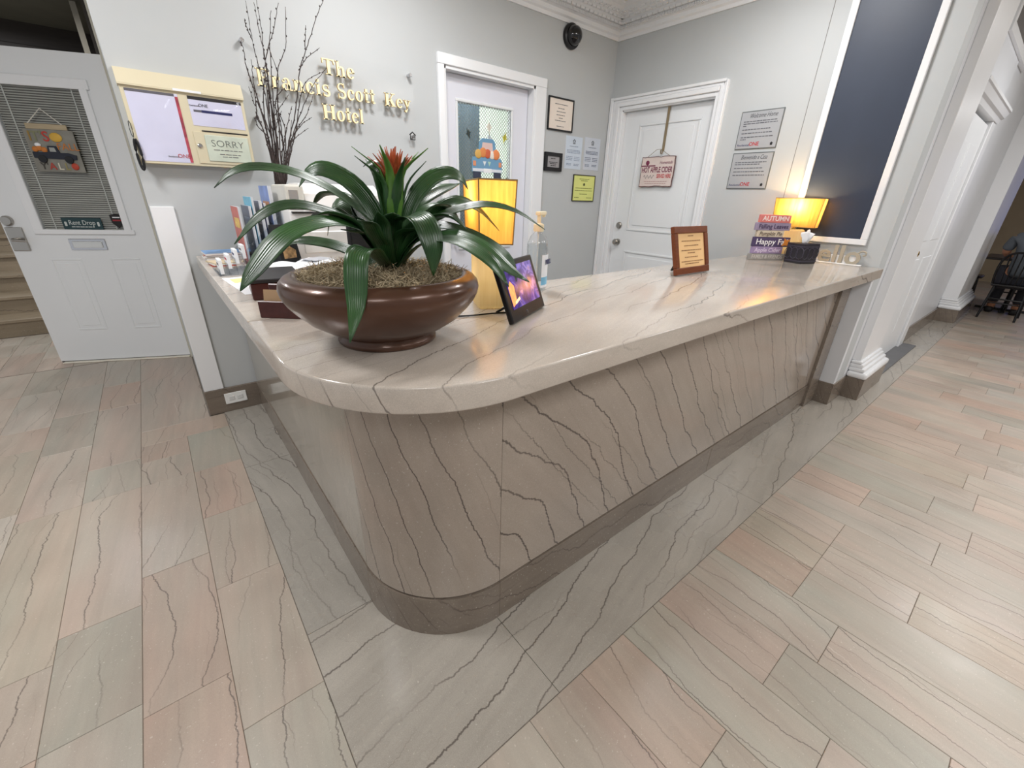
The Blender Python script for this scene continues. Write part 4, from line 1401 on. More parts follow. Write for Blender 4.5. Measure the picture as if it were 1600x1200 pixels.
def welcome(label, z, head, rows):
    t = thing('welcome_sign', label, 'sign', (RX, 1.668, z), SW, 'grey welcome signs on the side wall')
    MB().box(-0.150, 0.150, -0.006, 0, 0, 0.250, bev=0.002).build('plate', pm('sign_edge_grey', (104, 108, 108), 0.4), t)
    MB().box(-0.143, 0.143, -0.0072, -0.002, 0.007, 0.243).build('face', pm('sign_grey_face', (168, 170, 174), 0.4), t)
    text('heading', head, 0.042, DARK, t, 0.012, 0.204, y=-0.0076, shear=0.35, width=0.19, bold=-0.0004)
    lines('small_lettering', rows, pm('ink_mid', (92, 92, 98), 0.6), t, y=-0.0076, h=0.0055)
    text('lettering', 'Residential', 0.020, NAVYINK, t, -0.090, 0.022, y=-0.0076, width=0.085)
    text('lettering', 'ONE', 0.036, REDINK, t, -0.012, 0.022, y=-0.0076, width=0.070, bold=0.0005)
    mb = MB()
    mb.prism([(0.100, 0.032), (0.112, 0.042), (0.124, 0.032), (0.120, 0.032), (0.120, 0.020), (0.104, 0.020), (0.104, 0.032)], -0.0080, -0.0070, axis='y')
    mb.build('house_emblem', DARK, t)
welcome('grey Welcome Home sign, upper of the two on the side wall', 1.727, 'Welcome Home',
        [(-0.12, 0.12, 0.182), (-0.12, 0.12, 0.168), (-0.12, -0.09, 0.154), (-0.12, 0.08, 0.130), (-0.12, 0.10, 0.106), (-0.12, 0.11, 0.080), (-0.12, -0.08, 0.066)])
welcome('grey Bienvenido a Casa sign, lower of the two on the side wall', 1.455, 'Bienvenido a Casa',
        [(-0.12, 0.11, 0.184), (-0.12, 0.07, 0.170), (-0.12, 0.09, 0.144), (-0.12, 0.11, 0.120), (-0.12, 0.115, 0.096)])

# ================================================================== THINGS ON THE COUNTER
TZ = 0.990
# ---- bromeliad in a bronze bowl
BX, BY = 0.433, 1.062
t = thing('bromeliad_bowl', 'bromeliad with long arching green leaves in a wide bronze bowl', 'potted plant', (BX, BY, TZ))
BRONZE = pm('bronze_glaze', (86, 58, 44), 0.30, metal=0.30, var=0.12, scale=5, coat=0.2)
prof = [(0.001, 0.0), (0.124, 0.0), (0.128, 0.006), (0.127, 0.014), (0.121, 0.020), (0.122, 0.026), (0.150, 0.038), (0.190, 0.064), (0.218, 0.092), (0.234, 0.112),
        (0.243, 0.130), (0.246, 0.144), (0.243, 0.158), (0.234, 0.168), (0.221, 0.175), (0.209, 0.176), (0.200, 0.172), (0.196, 0.163), (0.196, 0.150), (0.185, 0.12), (0.001, 0.11)]
MB().lathe(prof, n=72, cap=False).build('bowl', BRONZE, t, smooth=True, ang=60)
MOSS = pm('dry_moss', (120, 106, 84), 0.9, var=0.35, scale=40, bump=0.6, bscale=160)
mb = MB()
mr_ = random.Random(5)
nr_, na_ = 14, 60
cen = mb.bm.verts.new((0, 0, 0.176))
prev = None
for i in range(1, nr_ + 1):
    rr_ = 0.198 * i / nr_
    rg = [mb.bm.verts.new((rr_ * math.cos(2 * math.pi * j / na_), rr_ * math.sin(2 * math.pi * j / na_), 0.178 - 0.020 * (i / nr_) ** 3 + mr_.uniform(-0.004, 0.004))) for j in range(na_)]
    for j in range(na_):
        j2 = (j + 1) % na_
        if prev is None:
            mb.bm.faces.new((cen, rg[j], rg[j2]))
        else:
            mb.bm.faces.new((prev[j], rg[j], rg[j2], prev[j2]))
    prev = rg
mb.build('moss_bed', MOSS, t, smooth=True, ang=80)
mb = MB()
for i in range(5200):
    rr_ = 0.195 * math.sqrt(mr_.random())
    a = mr_.uniform(0, 6.283)
    p = Vector((rr_ * math.cos(a), rr_ * math.sin(a), 0.178 - 0.014 * (rr_ / 0.2) ** 3))
    d = Vector((mr_.uniform(-1, 1), mr_.uniform(-1, 1), mr_.uniform(0.1, 0.9))).normalized()
    e = Vector((mr_.uniform(-1, 1), mr_.uniform(-1, 1), mr_.uniform(-0.5, 0.6))).normalized()
    l_ = mr_.uniform(0.011, 0.024)
    q1 = p + d * l_
    q2 = q1 + e * l_
    sd = d.cross(e)
    if sd.length < 1e-3:
        continue
    sd = sd.normalized() * 0.0009
    v = [mb.bm.verts.new(x) for x in (p - sd, p + sd, q1 + sd, q1 - sd, q2 + sd * 0.5, q2 - sd * 0.5)]
    mb.bm.faces.new((v[0], v[1], v[2], v[3]))
    mb.bm.faces.new((v[3], v[2], v[4], v[5]))
o = mb.build('moss_strands', pm('moss_strand', (182, 166, 138), 0.9, var=0.3, scale=60), t)
o['kind'] = 'stuff'

LEAFM = bpy.data.materials.new('bromeliad_leaf')
LEAFM.use_nodes = True
nt = LEAFM.node_tree
bs = nt.nodes['Principled BSDF']
uvn = nt.nodes.new('ShaderNodeUVMap')
sx_ = nt.nodes.new('ShaderNodeSeparateXYZ')
nt.links.new(uvn.outputs[0], sx_.inputs[0])
mu = nt.nodes.new('ShaderNodeMath'); mu.operation = 'MULTIPLY'; mu.inputs[1].default_value = 62.0
nt.links.new(sx_.outputs[0], mu.inputs[0])
sn = nt.nodes.new('ShaderNodeMath'); sn.operation = 'SINE'
nt.links.new(mu.outputs[0], sn.inputs[0])
nzl = nt.nodes.new('ShaderNodeTexNoise'); nzl.inputs['Scale'].default_value = 9
tcl = nt.nodes.new('ShaderNodeTexCoord')
nt.links.new(tcl.outputs['Object'], nzl.inputs['Vector'])
adl = nt.nodes.new('ShaderNodeMath'); adl.operation = 'MULTIPLY_ADD'; adl.inputs[1].default_value = 0.10
nt.links.new(sn.outputs[0], adl.inputs[0]); nt.links.new(nzl.outputs['Fac'], adl.inputs[2])
rpl = nt.nodes.new('ShaderNodeValToRGB')
rpl.color_ramp.elements[0].position = 0.25; rpl.color_ramp.elements[1].position = 0.80
rpl.color_ramp.elements[0].color = lin((16, 42, 22)); rpl.color_ramp.elements[1].color = lin((54, 96, 48))
nt.links.new(adl.outputs[0], rpl.inputs['Fac'])
nt.links.new(rpl.outputs[0], bs.inputs['Base Color'])
bs.inputs['Roughness'].default_value = 0.30
bpl = nt.nodes.new('ShaderNodeBump'); bpl.inputs['Strength'].default_value = 0.25; bpl.inputs['Distance'].default_value = 0.001
nt.links.new(sn.outputs[0], bpl.inputs['Height']); nt.links.new(bpl.outputs[0], bs.inputs['Normal'])

def catmull(P, n):
    P = [Vector(p) for p in P]
    Q = [P[0] * 2 - P[1]] + P + [P[-1] * 2 - P[-2]]
    out = []
    m = len(P) - 1
    for s in range(n + 1):
        u = m * s / n
        i = min(int(u), m - 1)
        f_ = u - i
        a, b_, c, d = Q[i], Q[i + 1], Q[i + 2], Q[i + 3]
        out.append(0.5 * ((2 * b_) + (c - a) * f_ + (2 * a - 5 * b_ + 4 * c - d) * f_ ** 2 + (3 * b_ - a - 3 * c + d) * f_ ** 3))
    return out

def leaf(name, pts_, width, side, tilt, mat, parent, org, n=18, keel=0.18, tipk=0.7, basew=0.75):
    P = catmull([Vector(p) - Vector(org) for p in pts_], n)
    bm = bmesh.new()
    uv = bm.loops.layers.uv.new('UVMap')
    rows = []
    for i, p in enumerate(P):
        tg = (P[min(i + 1, n)] - P[max(i - 1, 0)]).normalized()
        b_ = side.cross(tg).normalized()
        if b_.z < 0 and i < n * 0.4:
            pass
        f_ = i / n
        wd = width * (basew + (1 - basew) * min(1, f_ * 3)) * (1 - max(0, (f_ - tipk) / (1 - tipk)) ** 1.7)
        wd = max(wd, 0.0012)
        sd = (side * math.cos(tilt) + b_ * math.sin(tilt)).normalized()
        up = tg.cross(sd).normalized()
        rows.append([bm.verts.new(p + sd * wd * u + up * (keel * wd * (abs(u) ** 1.5))) for u in (-1, -0.5, 0, 0.5, 1)])
    for i in range(n):
        for j in range(4):
            f_ = bm.faces.new((rows[i][j], rows[i][j + 1], rows[i + 1][j + 1], rows[i + 1][j]))
            for lp_, (uu, vv) in zip(f_.loops, ((j / 4, i / n), ((j + 1) / 4, i / n), ((j + 1) / 4, (i + 1) / n), (j / 4, (i + 1) / n))):
                lp_[uv].uv = (uu, vv)
    me = bpy.data.meshes.new(name)
    bm.to_mesh(me)
    bm.free()
    me.polygons.foreach_set('use_smooth', [True] * len(me.polygons))
    me.materials.append(mat)
    o = bpy.data.objects.new(name, me)
    COL.objects.link(o)
    o.parent = parent
    md = o.modifiers.new('thick', 'SOLIDIFY')
    md.thickness = 0.0012
    return o

LEAVES = [
 (170, 0.030, [[0.443, 1.05, 1.165], [0.436, 1.052, 1.26], [0.364, 1.069, 1.333], [0.28, 1.089, 1.379], [0.207, 1.106, 1.39], [0.158, 1.118, 1.379], [0.119, 1.128, 1.349]]),
 (200, 0.034, [[0.446, 1.055, 1.165], [0.437, 1.064, 1.284], [0.4, 1.099, 1.362], [0.355, 1.142, 1.394], [0.323, 1.172, 1.389], [0.3, 1.194, 1.357]]),
 (165, 0.032, [[0.443, 1.049, 1.165], [0.374, 1.059, 1.275], [0.311, 1.069, 1.308], [0.244, 1.078, 1.318], [0.185, 1.087, 1.294], [0.128, 1.096, 1.241]]),
 (140, 0.042, [[0.443, 1.044, 1.165], [0.404, 1.032, 1.246], [0.338, 1.012, 1.281], [0.276, 0.994, 1.286], [0.202, 0.972, 1.263], [0.136, 0.953, 1.205], [0.102, 0.942, 1.172]]),
 (195, 0.030, [[0.446, 1.054, 1.165], [0.407, 1.085, 1.19], [0.383, 1.105, 1.208], [0.332, 1.145, 1.228], [0.272, 1.193, 1.232], [0.239, 1.219, 1.203]]),
 (218, 0.032, [[0.449, 1.058, 1.165], [0.429, 1.094, 1.251], [0.399, 1.149, 1.305], [0.376, 1.193, 1.315], [0.359, 1.225, 1.242]]),
 (108, 0.036, [[0.447, 1.038, 1.165], [0.398, 0.982, 1.204], [0.36, 0.939, 1.236], [0.321, 0.895, 1.237], [0.303, 0.875, 1.208], [0.288, 0.858, 1.135], [0.253, 0.819, 1.075]]),
 (62, 0.042, [[0.456, 1.035, 1.165], [0.455, 1.044, 1.254], [0.462, 0.964, 1.299], [0.467, 0.894, 1.296], [0.47, 0.861, 1.245], [0.47, 0.862, 1.182]]),
 (-20, 0.032, [[0.467, 1.046, 1.165], [0.508, 1.044, 1.31], [0.56, 1.041, 1.374], [0.61, 1.038, 1.398], [0.654, 1.035, 1.392], [0.678, 1.033, 1.364]]),
 (-45, 0.026, [[0.466, 1.051, 1.165], [0.537, 1.079, 1.304], [0.625, 1.114, 1.354], [0.73, 1.155, 1.38]]),
 (-2, 0.026, [[0.466, 1.043, 1.165], [0.5, 1.029, 1.258], [0.55, 1.01, 1.286], [0.604, 0.988, 1.312], [0.68, 0.959, 1.328], [0.759, 0.927, 1.314], [0.837, 0.896, 1.27]]),
 (-28, 0.030, [[0.467, 1.048, 1.165], [0.511, 1.051, 1.256], [0.576, 1.057, 1.294], [0.635, 1.061, 1.327], [0.686, 1.065, 1.331], [0.743, 1.07, 1.31], [0.817, 1.076, 1.254]]),
 (38, 0.034, [[0.461, 1.036, 1.165], [0.491, 0.98, 1.24], [0.518, 0.932, 1.257], [0.541, 0.889, 1.264], [0.574, 0.827, 1.244], [0.607, 0.768, 1.2], [0.633, 0.719, 1.175]]),
 (15, 0.028, [[0.464, 1.04, 1.165], [0.505, 1.007, 1.245], [0.544, 0.976, 1.278], [0.595, 0.935, 1.269], [0.651, 0.891, 1.239], [0.692, 0.858, 1.197], [0.703, 0.85, 1.149]]),
 (52, 0.030, [[0.458, 1.035, 1.165], [0.478, 0.957, 1.228], [0.495, 0.892, 1.254], [0.515, 0.815, 1.255], [0.535, 0.736, 1.225], [0.548, 0.686, 1.179]]),
 (205, 0.030, [[0.447, 1.056, 1.165], [0.452, 1.05, 1.295], [0.45, 1.053, 1.341], [0.443, 1.061, 1.393], [0.432, 1.073, 1.411], [0.421, 1.085, 1.404]]),
 (110, 0.034, [[0.447, 1.038, 1.165], [0.421, 1.011, 1.218], [0.387, 0.975, 1.259], [0.367, 0.955, 1.287], [0.334, 0.92, 1.296]]),
 (20, 0.034, [[0.464, 1.039, 1.165], [0.477, 1.026, 1.214], [0.503, 1.001, 1.253], [0.53, 0.976, 1.276], [0.55, 0.956, 1.282]]),
 (-60, 0.030, [[0.465, 1.054, 1.165], [0.494, 1.076, 1.231], [0.544, 1.113, 1.291], [0.58, 1.14, 1.347], [0.599, 1.154, 1.379]]),
 (100, 0.030, [[0.448, 1.037, 1.165], [0.423, 0.999, 1.212], [0.411, 0.981, 1.25], [0.407, 0.975, 1.283], [0.388, 0.946, 1.313]]),
 (190, 0.030, [[0.445, 1.054, 1.165], [0.441, 1.057, 1.22], [0.418, 1.072, 1.257], [0.396, 1.086, 1.293], [0.383, 1.094, 1.319]]),
]

AX = Vector((0.455, 1.047, 0))
RT = Vector((AX.y, -AX.x, 0)).normalized()
TOC = (-AX).normalized()
for al, wd, P in LEAVES:
    a = math.radians(al)
    dr_ = RT * math.cos(a) + TOC * math.sin(a)
    sd_ = Vector((-dr_.y, dr_.x, 0))
    # turn the blade a little so that its upper face shows from the room
    tilt = (0.85 if al in (-28, -20, -45, 218, 200) else 0.42) * (1 if sd_.dot(TOC) > 0 else -1) * abs(sd_.dot(TOC))
    leaf('leaf', P, wd * 0.68, sd_, tilt, LEAFM, t, (BX, BY, TZ))
for i in range(11):
    a = 2 * math.pi * i / 11 + 0.3
    dr_ = Vector((math.cos(a), math.sin(a), 0))
    hgt = 0.105 + 0.05 * ((i * 37) % 5) / 5
    P = [AX + dr_ * 0.012 + Vector((0, 0, 1.165)), AX + dr_ * 0.040 + Vector((0, 0, 1.165 + hgt * 0.45)), AX + dr_ * 0.055 + Vector((0.006, -0.003, 1.165 + hgt * 0.8)), AX + dr_ * (0.09 + 0.02 * (i % 3)) + Vector((0.010, -0.005, 1.165 + hgt))]
    leaf('leaf', P, 0.024, Vector((-dr_.y, dr_.x, 0)), 0.0, LEAFM, t, (BX, BY, TZ), keel=0.4)
# flower head: green sheath and red orange bracts
SHE = pm('bract_green', (84, 124, 52), 0.35, var=0.15, scale=30)
RED = pm('bract_red', (170, 84, 48), 0.4, var=0.35, scale=60)
ST0, ST1 = Vector((0.462, 1.045, 1.24)), Vector((0.474, 1.039, 1.405))
fl_ = MB().tube([ST0 - Vector((BX, BY, TZ)), ST1 - Vector((BX, BY, TZ))], 0.014, 10, r1=0.020).build('flower_stalk', SHE, t, smooth=True)
for i in range(10):
    a = 2 * math.pi * i / 10 + 0.2
    dr_ = Vector((math.cos(a), math.sin(a), 0))
    lo_f = i % 2
    P = [ST0.lerp(ST1, 0.10) + dr_ * 0.014, ST0.lerp(ST1, 0.55) + dr_ * 0.026, ST1 + dr_ * (0.030 + 0.008 * lo_f) + Vector((0, 0, -0.012 - 0.015 * lo_f)), ST1 + dr_ * (0.078 + 0.010 * (i % 3)) + Vector((0, 0, 0.038 - 0.022 * lo_f))]
    leaf('outer_bract', P, 0.012, Vector((-dr_.y, dr_.x, 0)), 0.0, LEAFM if lo_f else SHE, t, (BX, BY, TZ), n=10, keel=0.4, tipk=0.45)
for i in range(24):
    a = 2.4 * i
    rr_ = 0.006 + 0.026 * (i / 24)
    dr_ = Vector((math.cos(a), math.sin(a), 0))
    P = [ST1 + dr_ * rr_ * 0.5 + Vector((0, 0, -0.040)), ST1 + dr_ * rr_ * 1.0 + Vector((0, 0, -0.004)), ST1 + dr_ * rr_ * 1.9 + Vector((0, 0, 0.044 - 0.026 * i / 24))]
    leaf('red_bract', P, 0.0080, Vector((-dr_.y, dr_.x, 0)), 0.0, RED, t, (BX, BY, TZ), n=6, keel=0.4, tipk=0.45)
for i in range(8):
    a = 2 * math.pi * i / 8 + 0.75
    dr_ = Vector((math.cos(a), math.sin(a), 0))
    e_ = 0.02 * (i % 3)
    P = [AX + dr_ * 0.012 + Vector((0, 0, 1.165)), AX + dr_ * 0.050 + Vector((0, 0, 1.235)), AX + dr_ * 0.095 + Vector((0, 0, 1.285 + e_)), AX + dr_ * 0.150 + Vector((0, 0, 1.300 + e_)), AX + dr_ * 0.195 + Vector((0, 0, 1.275 + e_))]
    if dr_.dot(TOC) < 0.55:
        leaf('leaf', P, 0.026, Vector((-dr_.y, dr_.x, 0)), 0.0, LEAFM, t, (BX, BY, TZ), keel=0.35)

# ---- table lamps with bamboo panel shades
SHADE = bpy.data.materials.new('bamboo_shade')
SHADE.use_nodes = True
nt = SHADE.node_tree
for n_ in list(nt.nodes):
    nt.nodes.remove(n_)
out_ = nt.nodes.new('ShaderNodeOutputMaterial')
tcs = nt.nodes.new('ShaderNodeTexCoord')
mps = nt.nodes.new('ShaderNodeMapping'); mps.inputs['Scale'].default_value = (90, 90, 5)
nt.links.new(tcs.outputs['Object'], mps.inputs['Vector'])
nzs = nt.nodes.new('ShaderNodeTexNoise'); nzs.inputs['Scale'].default_value = 1.0; nzs.inputs['Detail'].default_value = 3
nt.links.new(mps.outputs[0], nzs.inputs['Vector'])
rps = nt.nodes.new('ShaderNodeValToRGB')
rps.color_ramp.elements[0].position = 0.3; rps.color_ramp.elements[1].position = 0.75
rps.color_ramp.elements[0].color = lin((194, 150, 80)); rps.color_ramp.elements[1].color = lin((220, 180, 106))
nt.links.new(nzs.outputs['Fac'], rps.inputs['Fac'])
trs = nt.nodes.new('ShaderNodeBsdfTranslucent')
dfs = nt.nodes.new('ShaderNodeBsdfDiffuse')
mxs = nt.nodes.new('ShaderNodeMixShader'); mxs.inputs['Fac'].default_value = 0.3
nt.links.new(rps.outputs[0], trs.inputs['Color']); nt.links.new(rps.outputs[0], dfs.inputs['Color'])
nt.links.new(trs.outputs[0], mxs.inputs[1]); nt.links.new(dfs.outputs[0], mxs.inputs[2])
nt.links.new(mxs.outputs[0], out_.inputs['Surface'])
BAMB = pm('bamboo_veneer', (226, 206, 152), 0.5, var=0.10, stretch=(30, 30, 3))
TRIM = pm('shade_trim', (150, 124, 74), 0.6)
BULB = pm('bulb', (255, 230, 180), 0.4, emit=(255, 206, 120), estr=14)

ONYX = SHADE.copy()
ONYX.name = 'glowing_base_veneer'
for n_ in ONYX.node_tree.nodes:
    if n_.type == 'VALTORGB':
        n_.color_ramp.elements[0].color = lin((238, 222, 182))
        n_.color_ramp.elements[1].color = lin((248, 236, 204))
def lamp(label, loc, rotz, power, dep):
    t = thing('table_lamp', label, 'lamp', loc, rotz)
    # base: rounded block; long axis = local x
    mb = MB()
    mb.box(-0.068, 0.068, -0.048, 0.048, 0.0, 0.205, bev=0.016, seg=4)
    mb.build('base', ONYX, t, smooth=True)
    MB().lathe([(0.012, 0.204), (0.012, 0.262), (0.018, 0.264), (0.018, 0.290), (0.010, 0.292)], n=14).build('stem', BRASS, t, smooth=True)
    MB().sphere((0, 0, 0.318), 0.024, 16, sz=1.2).build('bulb', BULB, t, smooth=True)
    z0, z1 = 0.222, 0.405
    a0, b0, a1, b1 = 0.132, dep * 0.92, 0.145, dep
    lo = [(-a0, -b0), (a0, -b0), (a0, b0), (-a0, b0)]
    hi = [(-a1, -b1), (a1, -b1), (a1, b1), (-a1, b1)]
    for i in range(4):
        j = (i + 1) % 4
        MB().quad((*lo[i], z0), (*lo[j], z0), (*hi[j], z1), (*hi[i], z1)).build('shade_panel', SHADE, t)
    mb = MB()
    for i in range(4):
        j = (i + 1) % 4
        mb.tube([(*lo[i], z0), (*hi[i], z1)], 0.0022, 6)
        mb.tube([(*lo[i], z0), (*lo[j], z0)], 0.0022, 6)
        mb.tube([(*hi[i], z1), (*hi[j], z1)], 0.0026, 6)
    mb.build('shade_trim', TRIM, t)
    ld = bpy.data.lights.new('lamp_bulb_light', 'POINT')
    ld.energy = power
    ld.color = (1.0, 0.69, 0.33)
    ld.shadow_soft_size = 0.030
    lo_ = bpy.data.objects.new('lamp_bulb_light', ld)
    COL.objects.link(lo_)
    lo_.parent = t
    lo_.location = (0, 0, 0.355)
    l2 = bpy.data.lights.new('lamp_base_light', 'POINT')
    l2.energy = 0.055
    l2.color = (1.0, 0.78, 0.46)
    l2.shadow_soft_size = 0.02
    l2o = bpy.data.objects.new('lamp_base_light', l2)
    COL.objects.link(l2o)
    l2o.parent = t
    l2o.location = (0, 0, 0.11)
    return t
lamp('glowing bamboo table lamp behind the bromeliad bowl', (0.880, 1.222, TZ), math.radians(66), 2.2, 0.058)
lamp('glowing bamboo table lamp below the navy panel', (3.560, 1.222, TZ), math.radians(-82), 6.0, 0.062)

# ---- hand sanitiser
t = thing('hand_sanitizer', 'large clear pump bottle of hand sanitizer beside the left lamp', 'bottle', (1.205, 1.325, TZ), math.radians(28))
CLR = clear('bottle_plastic', (250, 251, 252), 0.95, 0.04)
MB().lathe([(0.001, 0.002), (0.050, 0.002), (0.056, 0.010), (0.056, 0.150), (0.053, 0.158), (0.056, 0.166), (0.054, 0.190), (0.040, 0.218), (0.022, 0.232), (0.017, 0.236), (0.017, 0.246)], n=36, cap=False, sy=0.75).build('bottle', CLR, t, smooth=True, ang=60)
MB().lathe([(0.001, 0.004), (0.049, 0.004), (0.053, 0.012), (0.053, 0.188), (0.001, 0.188)], n=32, cap=False, sy=0.74).build('gel', clear('gel_clear', (244, 247, 248), 0.6, 0.05), t, smooth=True)
PUMP = pm('pump_ivory', (236, 222, 190), 0.4)
mb = MB()
mb.lathe([(0.020, 0.236), (0.021, 0.240), (0.021, 0.262), (0.014, 0.266), (0.008, 0.268), (0.008, 0.296)], n=20)
mb.build('pump_collar', PUMP, t, smooth=True)
mb = MB()
mb.box(-0.016, 0.060, -0.011, 0.011, 0.296, 0.310, bev=0.004, seg=2)
mb.box(0.050, 0.060, -0.006, 0.006, 0.288, 0.300, bev=0.002)
mb.build('pump_head', PUMP, t)
MB().tube([(0, 0, 0.236), (0.004, 0, 0.02)], 0.004, 8).build('dip_tube', pm('tube_white', (220, 224, 226), 0.5), t)
def arc_label(r_, a0, a1, z0, z1, mat, name, parent):
    mb = MB()
    n = 14
    v0 = [mb.bm.verts.new((r_ * math.cos(a0 + (a1 - a0) * i / n), 0.75 * r_ * math.sin(a0 + (a1 - a0) * i / n), z0)) for i in range(n + 1)]
    v1 = [mb.bm.verts.new((v.co.x, v.co.y, z1)) for v in v0]
    for i in range(n):
        mb.bm.faces.new((v0[i], v0[i + 1], v1[i + 1], v1[i]))
    return mb.build(name, mat, parent, smooth=True, ang=80)
lb = arc_label(0.0570, math.radians(232), math.radians(338), 0.020, 0.150, pm('label_white', (232, 236, 242), 0.4), 'label', t)
arc_label(0.0573, math.radians(232), math.radians(338), 0.030, 0.062, pm('label_sky', (124, 190, 226), 0.4, var=0.2, scale=20), 'blue_band', lb)
text('lettering', 'PURELL', 0.026, NAVYINK, lb, 0.014, 0.112, y=-0.0436, width=0.062, bold=0.0008)

# ---- digital photo frame, leaning back
u_ = Vector((0.244, 0.124, 0)).normalized()
t = thing('digital_photo_frame', 'black digital picture frame showing a purple night picture', 'picture frame', (0.788, 0.962, TZ), math.atan2(u_.y, u_.x))
tl = Matrix.Rotation(math.radians(-20.5), 4, 'X')
def tilted(o):
    o.data.transform(tl)
    return o
tilted(MB().box(0, 0.274, -0.006, 0.012, 0.004, 0.190, bev=0.004, seg=2).build('bezel', BLACK, t))
SCR = bpy.data.materials.new('night_picture')
SCR.use_nodes = True
nt = SCR.node_tree
bs = nt.nodes['Principled BSDF']
tcs = nt.nodes.new('ShaderNodeTexCoord')
v1_ = nt.nodes.new('ShaderNodeTexNoise'); v1_.inputs['Scale'].default_value = 17; v1_.inputs['Detail'].default_value = 6; v1_.inputs['Distortion'].default_value = 1.6
nt.links.new(tcs.outputs['Object'], v1_.inputs['Vector'])
r1_ = nt.nodes.new('ShaderNodeValToRGB')
els = r1_.color_ramp.elements
els[0].position = 0.30; els[0].color = lin((18, 14, 44))
els[1].position = 0.50; els[1].color = lin((72, 50, 140))
for p_, c_ in ((0.58, (108, 96, 190)), (0.66, (150, 110, 160)), (0.72, (40, 34, 96))):
    e_ = els.new(p_); e_.color = lin(c_)
nt.links.new(v1_.outputs['Fac'], r1_.inputs['Fac'])
bs.inputs['Base Color'].default_value = (0.01, 0.01, 0.012, 1)
bs.inputs['Roughness'].default_value = 0.12
nt.links.new(r1_.outputs[0], bs.inputs['Emission Color'])
bs.inputs['Emission Strength'].default_value = 0.9
sc_ = tilted(MB().box(0.026, 0.248, -0.0075, -0.004, 0.042, 0.172).build('screen', SCR, t))
GLOW = pm('picture_orange', (230, 150, 90), 0.2, emit=(236, 150, 92), estr=0.8, var=0.3, scale=60)
tilted(MB().prism([(0.030, 0.050), (0.062, 0.060), (0.070, 0.110), (0.050, 0.128), (0.030, 0.110)], -0.0080, -0.0070, axis='y').build('picture_glow', GLOW, sc_))
tilted(MB().box(0.050, 0.090, -0.0083, -0.0072, 0.060, 0.068, rot=Matrix.Rotation(-0.25, 4, 'Y'), piv=(0.07, 0, 0.064)).build('picture_glow', pm('picture_cream', (250, 214, 160), 0.2, emit=(250, 206, 150), estr=0.9), sc_))
b_ = tilted(MB().lathe([(0.001, 0), (0.006, 0), (0.005, 0.003), (0.001, 0.003)], n=14).build('button', pm('button_grey', (70, 70, 74), 0.3), t))
b_.data.transform(Matrix.Identity(4))
b_.location = (0.10, -0.006, 0.024)
b_.rotation_euler = (math.pi / 2, 0, 0)
mb = MB()
mb.tube([(0.135, 0.020, 0.060), (0.110, 0.110, 0.003)], 0.004, 8)
mb.build('rear_stand', BLACK, t)
cab = MB().tube(catmull([(0.880, 1.080, 0.994), (0.810, 1.105, 0.994), (0.755, 1.115, 0.994), (0.700, 1.135, 0.994), (0.655, 1.165, 0.994)], 30), 0.0026, 6).build('power_cable', BLACK, None, smooth=True)
tag(cab, 'thin black power cable on the counter between bowl and picture frame', 'cable')

# ---- wooden framed notice standing on the counter
t = thing('counter_notice', 'reddish wooden frame with peach notice standing on the countertop', 'picture frame', (2.089, 1.211, TZ + 0.003))
tl = Matrix.Rotation(math.radians(-15.5), 4, 'X')
CHERRY = pm('cherry_wood', (112, 58, 30), 0.3, var=0.2, stretch=(4, 30, 30))
mb = MB()
fw_ = 0.036
for a, b_, c, d in ((0, 0.338, 0, fw_), (0, 0.338, 0.247 - fw_, 0.247), (0, fw_, fw_, 0.247 - fw_), (0.338 - fw_, 0.338, fw_, 0.247 - fw_)):
    mb.box(a, b_, -0.010, 0.012, c, d, bev=0.004, seg=2)
o = tilted(mb.build('frame', CHERRY, t))
tilted(MB().box(fw_, 0.338 - fw_, -0.002, 0.008, fw_, 0.247 - fw_).build('sheet', pm('peach_paper', (236, 194, 138), 0.6), t))
tilted(lines('printed_lines', [(0.14, 0.20, 0.198), (0.075, 0.265, 0.172), (0.10, 0.24, 0.148), (0.07, 0.27, 0.124), (0.13, 0.21, 0.110), (0.10, 0.23, 0.088), (0.065, 0.285, 0.066), (0.10, 0.24, 0.054)], pm('ink_brown', (140, 100, 62), 0.6), t, y=-0.0028))
mb = MB()
mb.prism([(0.050, 0.165), (0.056, 0.165), (0.118, 0.0), (0.110, 0.0)], 0.14, 0.20, axis='x')
mb.build('easel_back', pm('easel_black', (40, 38, 36), 0.7), t)

# ---- stacked word-block sign
t = thing('autumn_block_sign', 'stack of painted autumn word blocks standing by the right lamp', 'sign', (3.262, 1.350, TZ), math.radians(-35))
rows_ = [('FAMILY & FRIENDS', 0.000, 0.042, -0.012, 0.262, (150, 146, 142), (196, 190, 184), 0.0),
         ('Apple Cider', 0.043, 0.046, 0.000, 0.222, (160, 140, 176), (214, 200, 222), 0.0),
         ('Happy Fall', 0.090, 0.062, -0.004, 0.264, (76, 62, 96), (240, 236, 236), 0.0),
         ('Pumpkin Pie', 0.153, 0.043, 0.008, 0.192, (206, 192, 172), (110, 96, 84), 0.2),
         ('Falling Leaves', 0.197, 0.049, -0.010, 0.246, (150, 136, 160), (70, 52, 84), 0.0),
         ('AUTUMN', 0.247, 0.050, 0.006, 0.218, (214, 122, 116), (246, 226, 220), 0.0)]
for s_, z_, h_, x_, w_, cc, ic, sh in rows_:
    bk = MB().box(x_, x_ + w_, -0.014, 0.014, z_, z_ + h_, bev=0.002).build('word_block', pm('block_%d_%d_%d' % cc, cc, 0.6, var=0.12, scale=20), t)
    text('lettering', s_, h_ * 0.85, pm('blockink_%d_%d_%d' % ic, ic, 0.6), bk, x_ + w_ / 2, z_ + h_ * 0.24, y=-0.0146, width=w_ * 0.86, shear=sh, bold=0.0006)
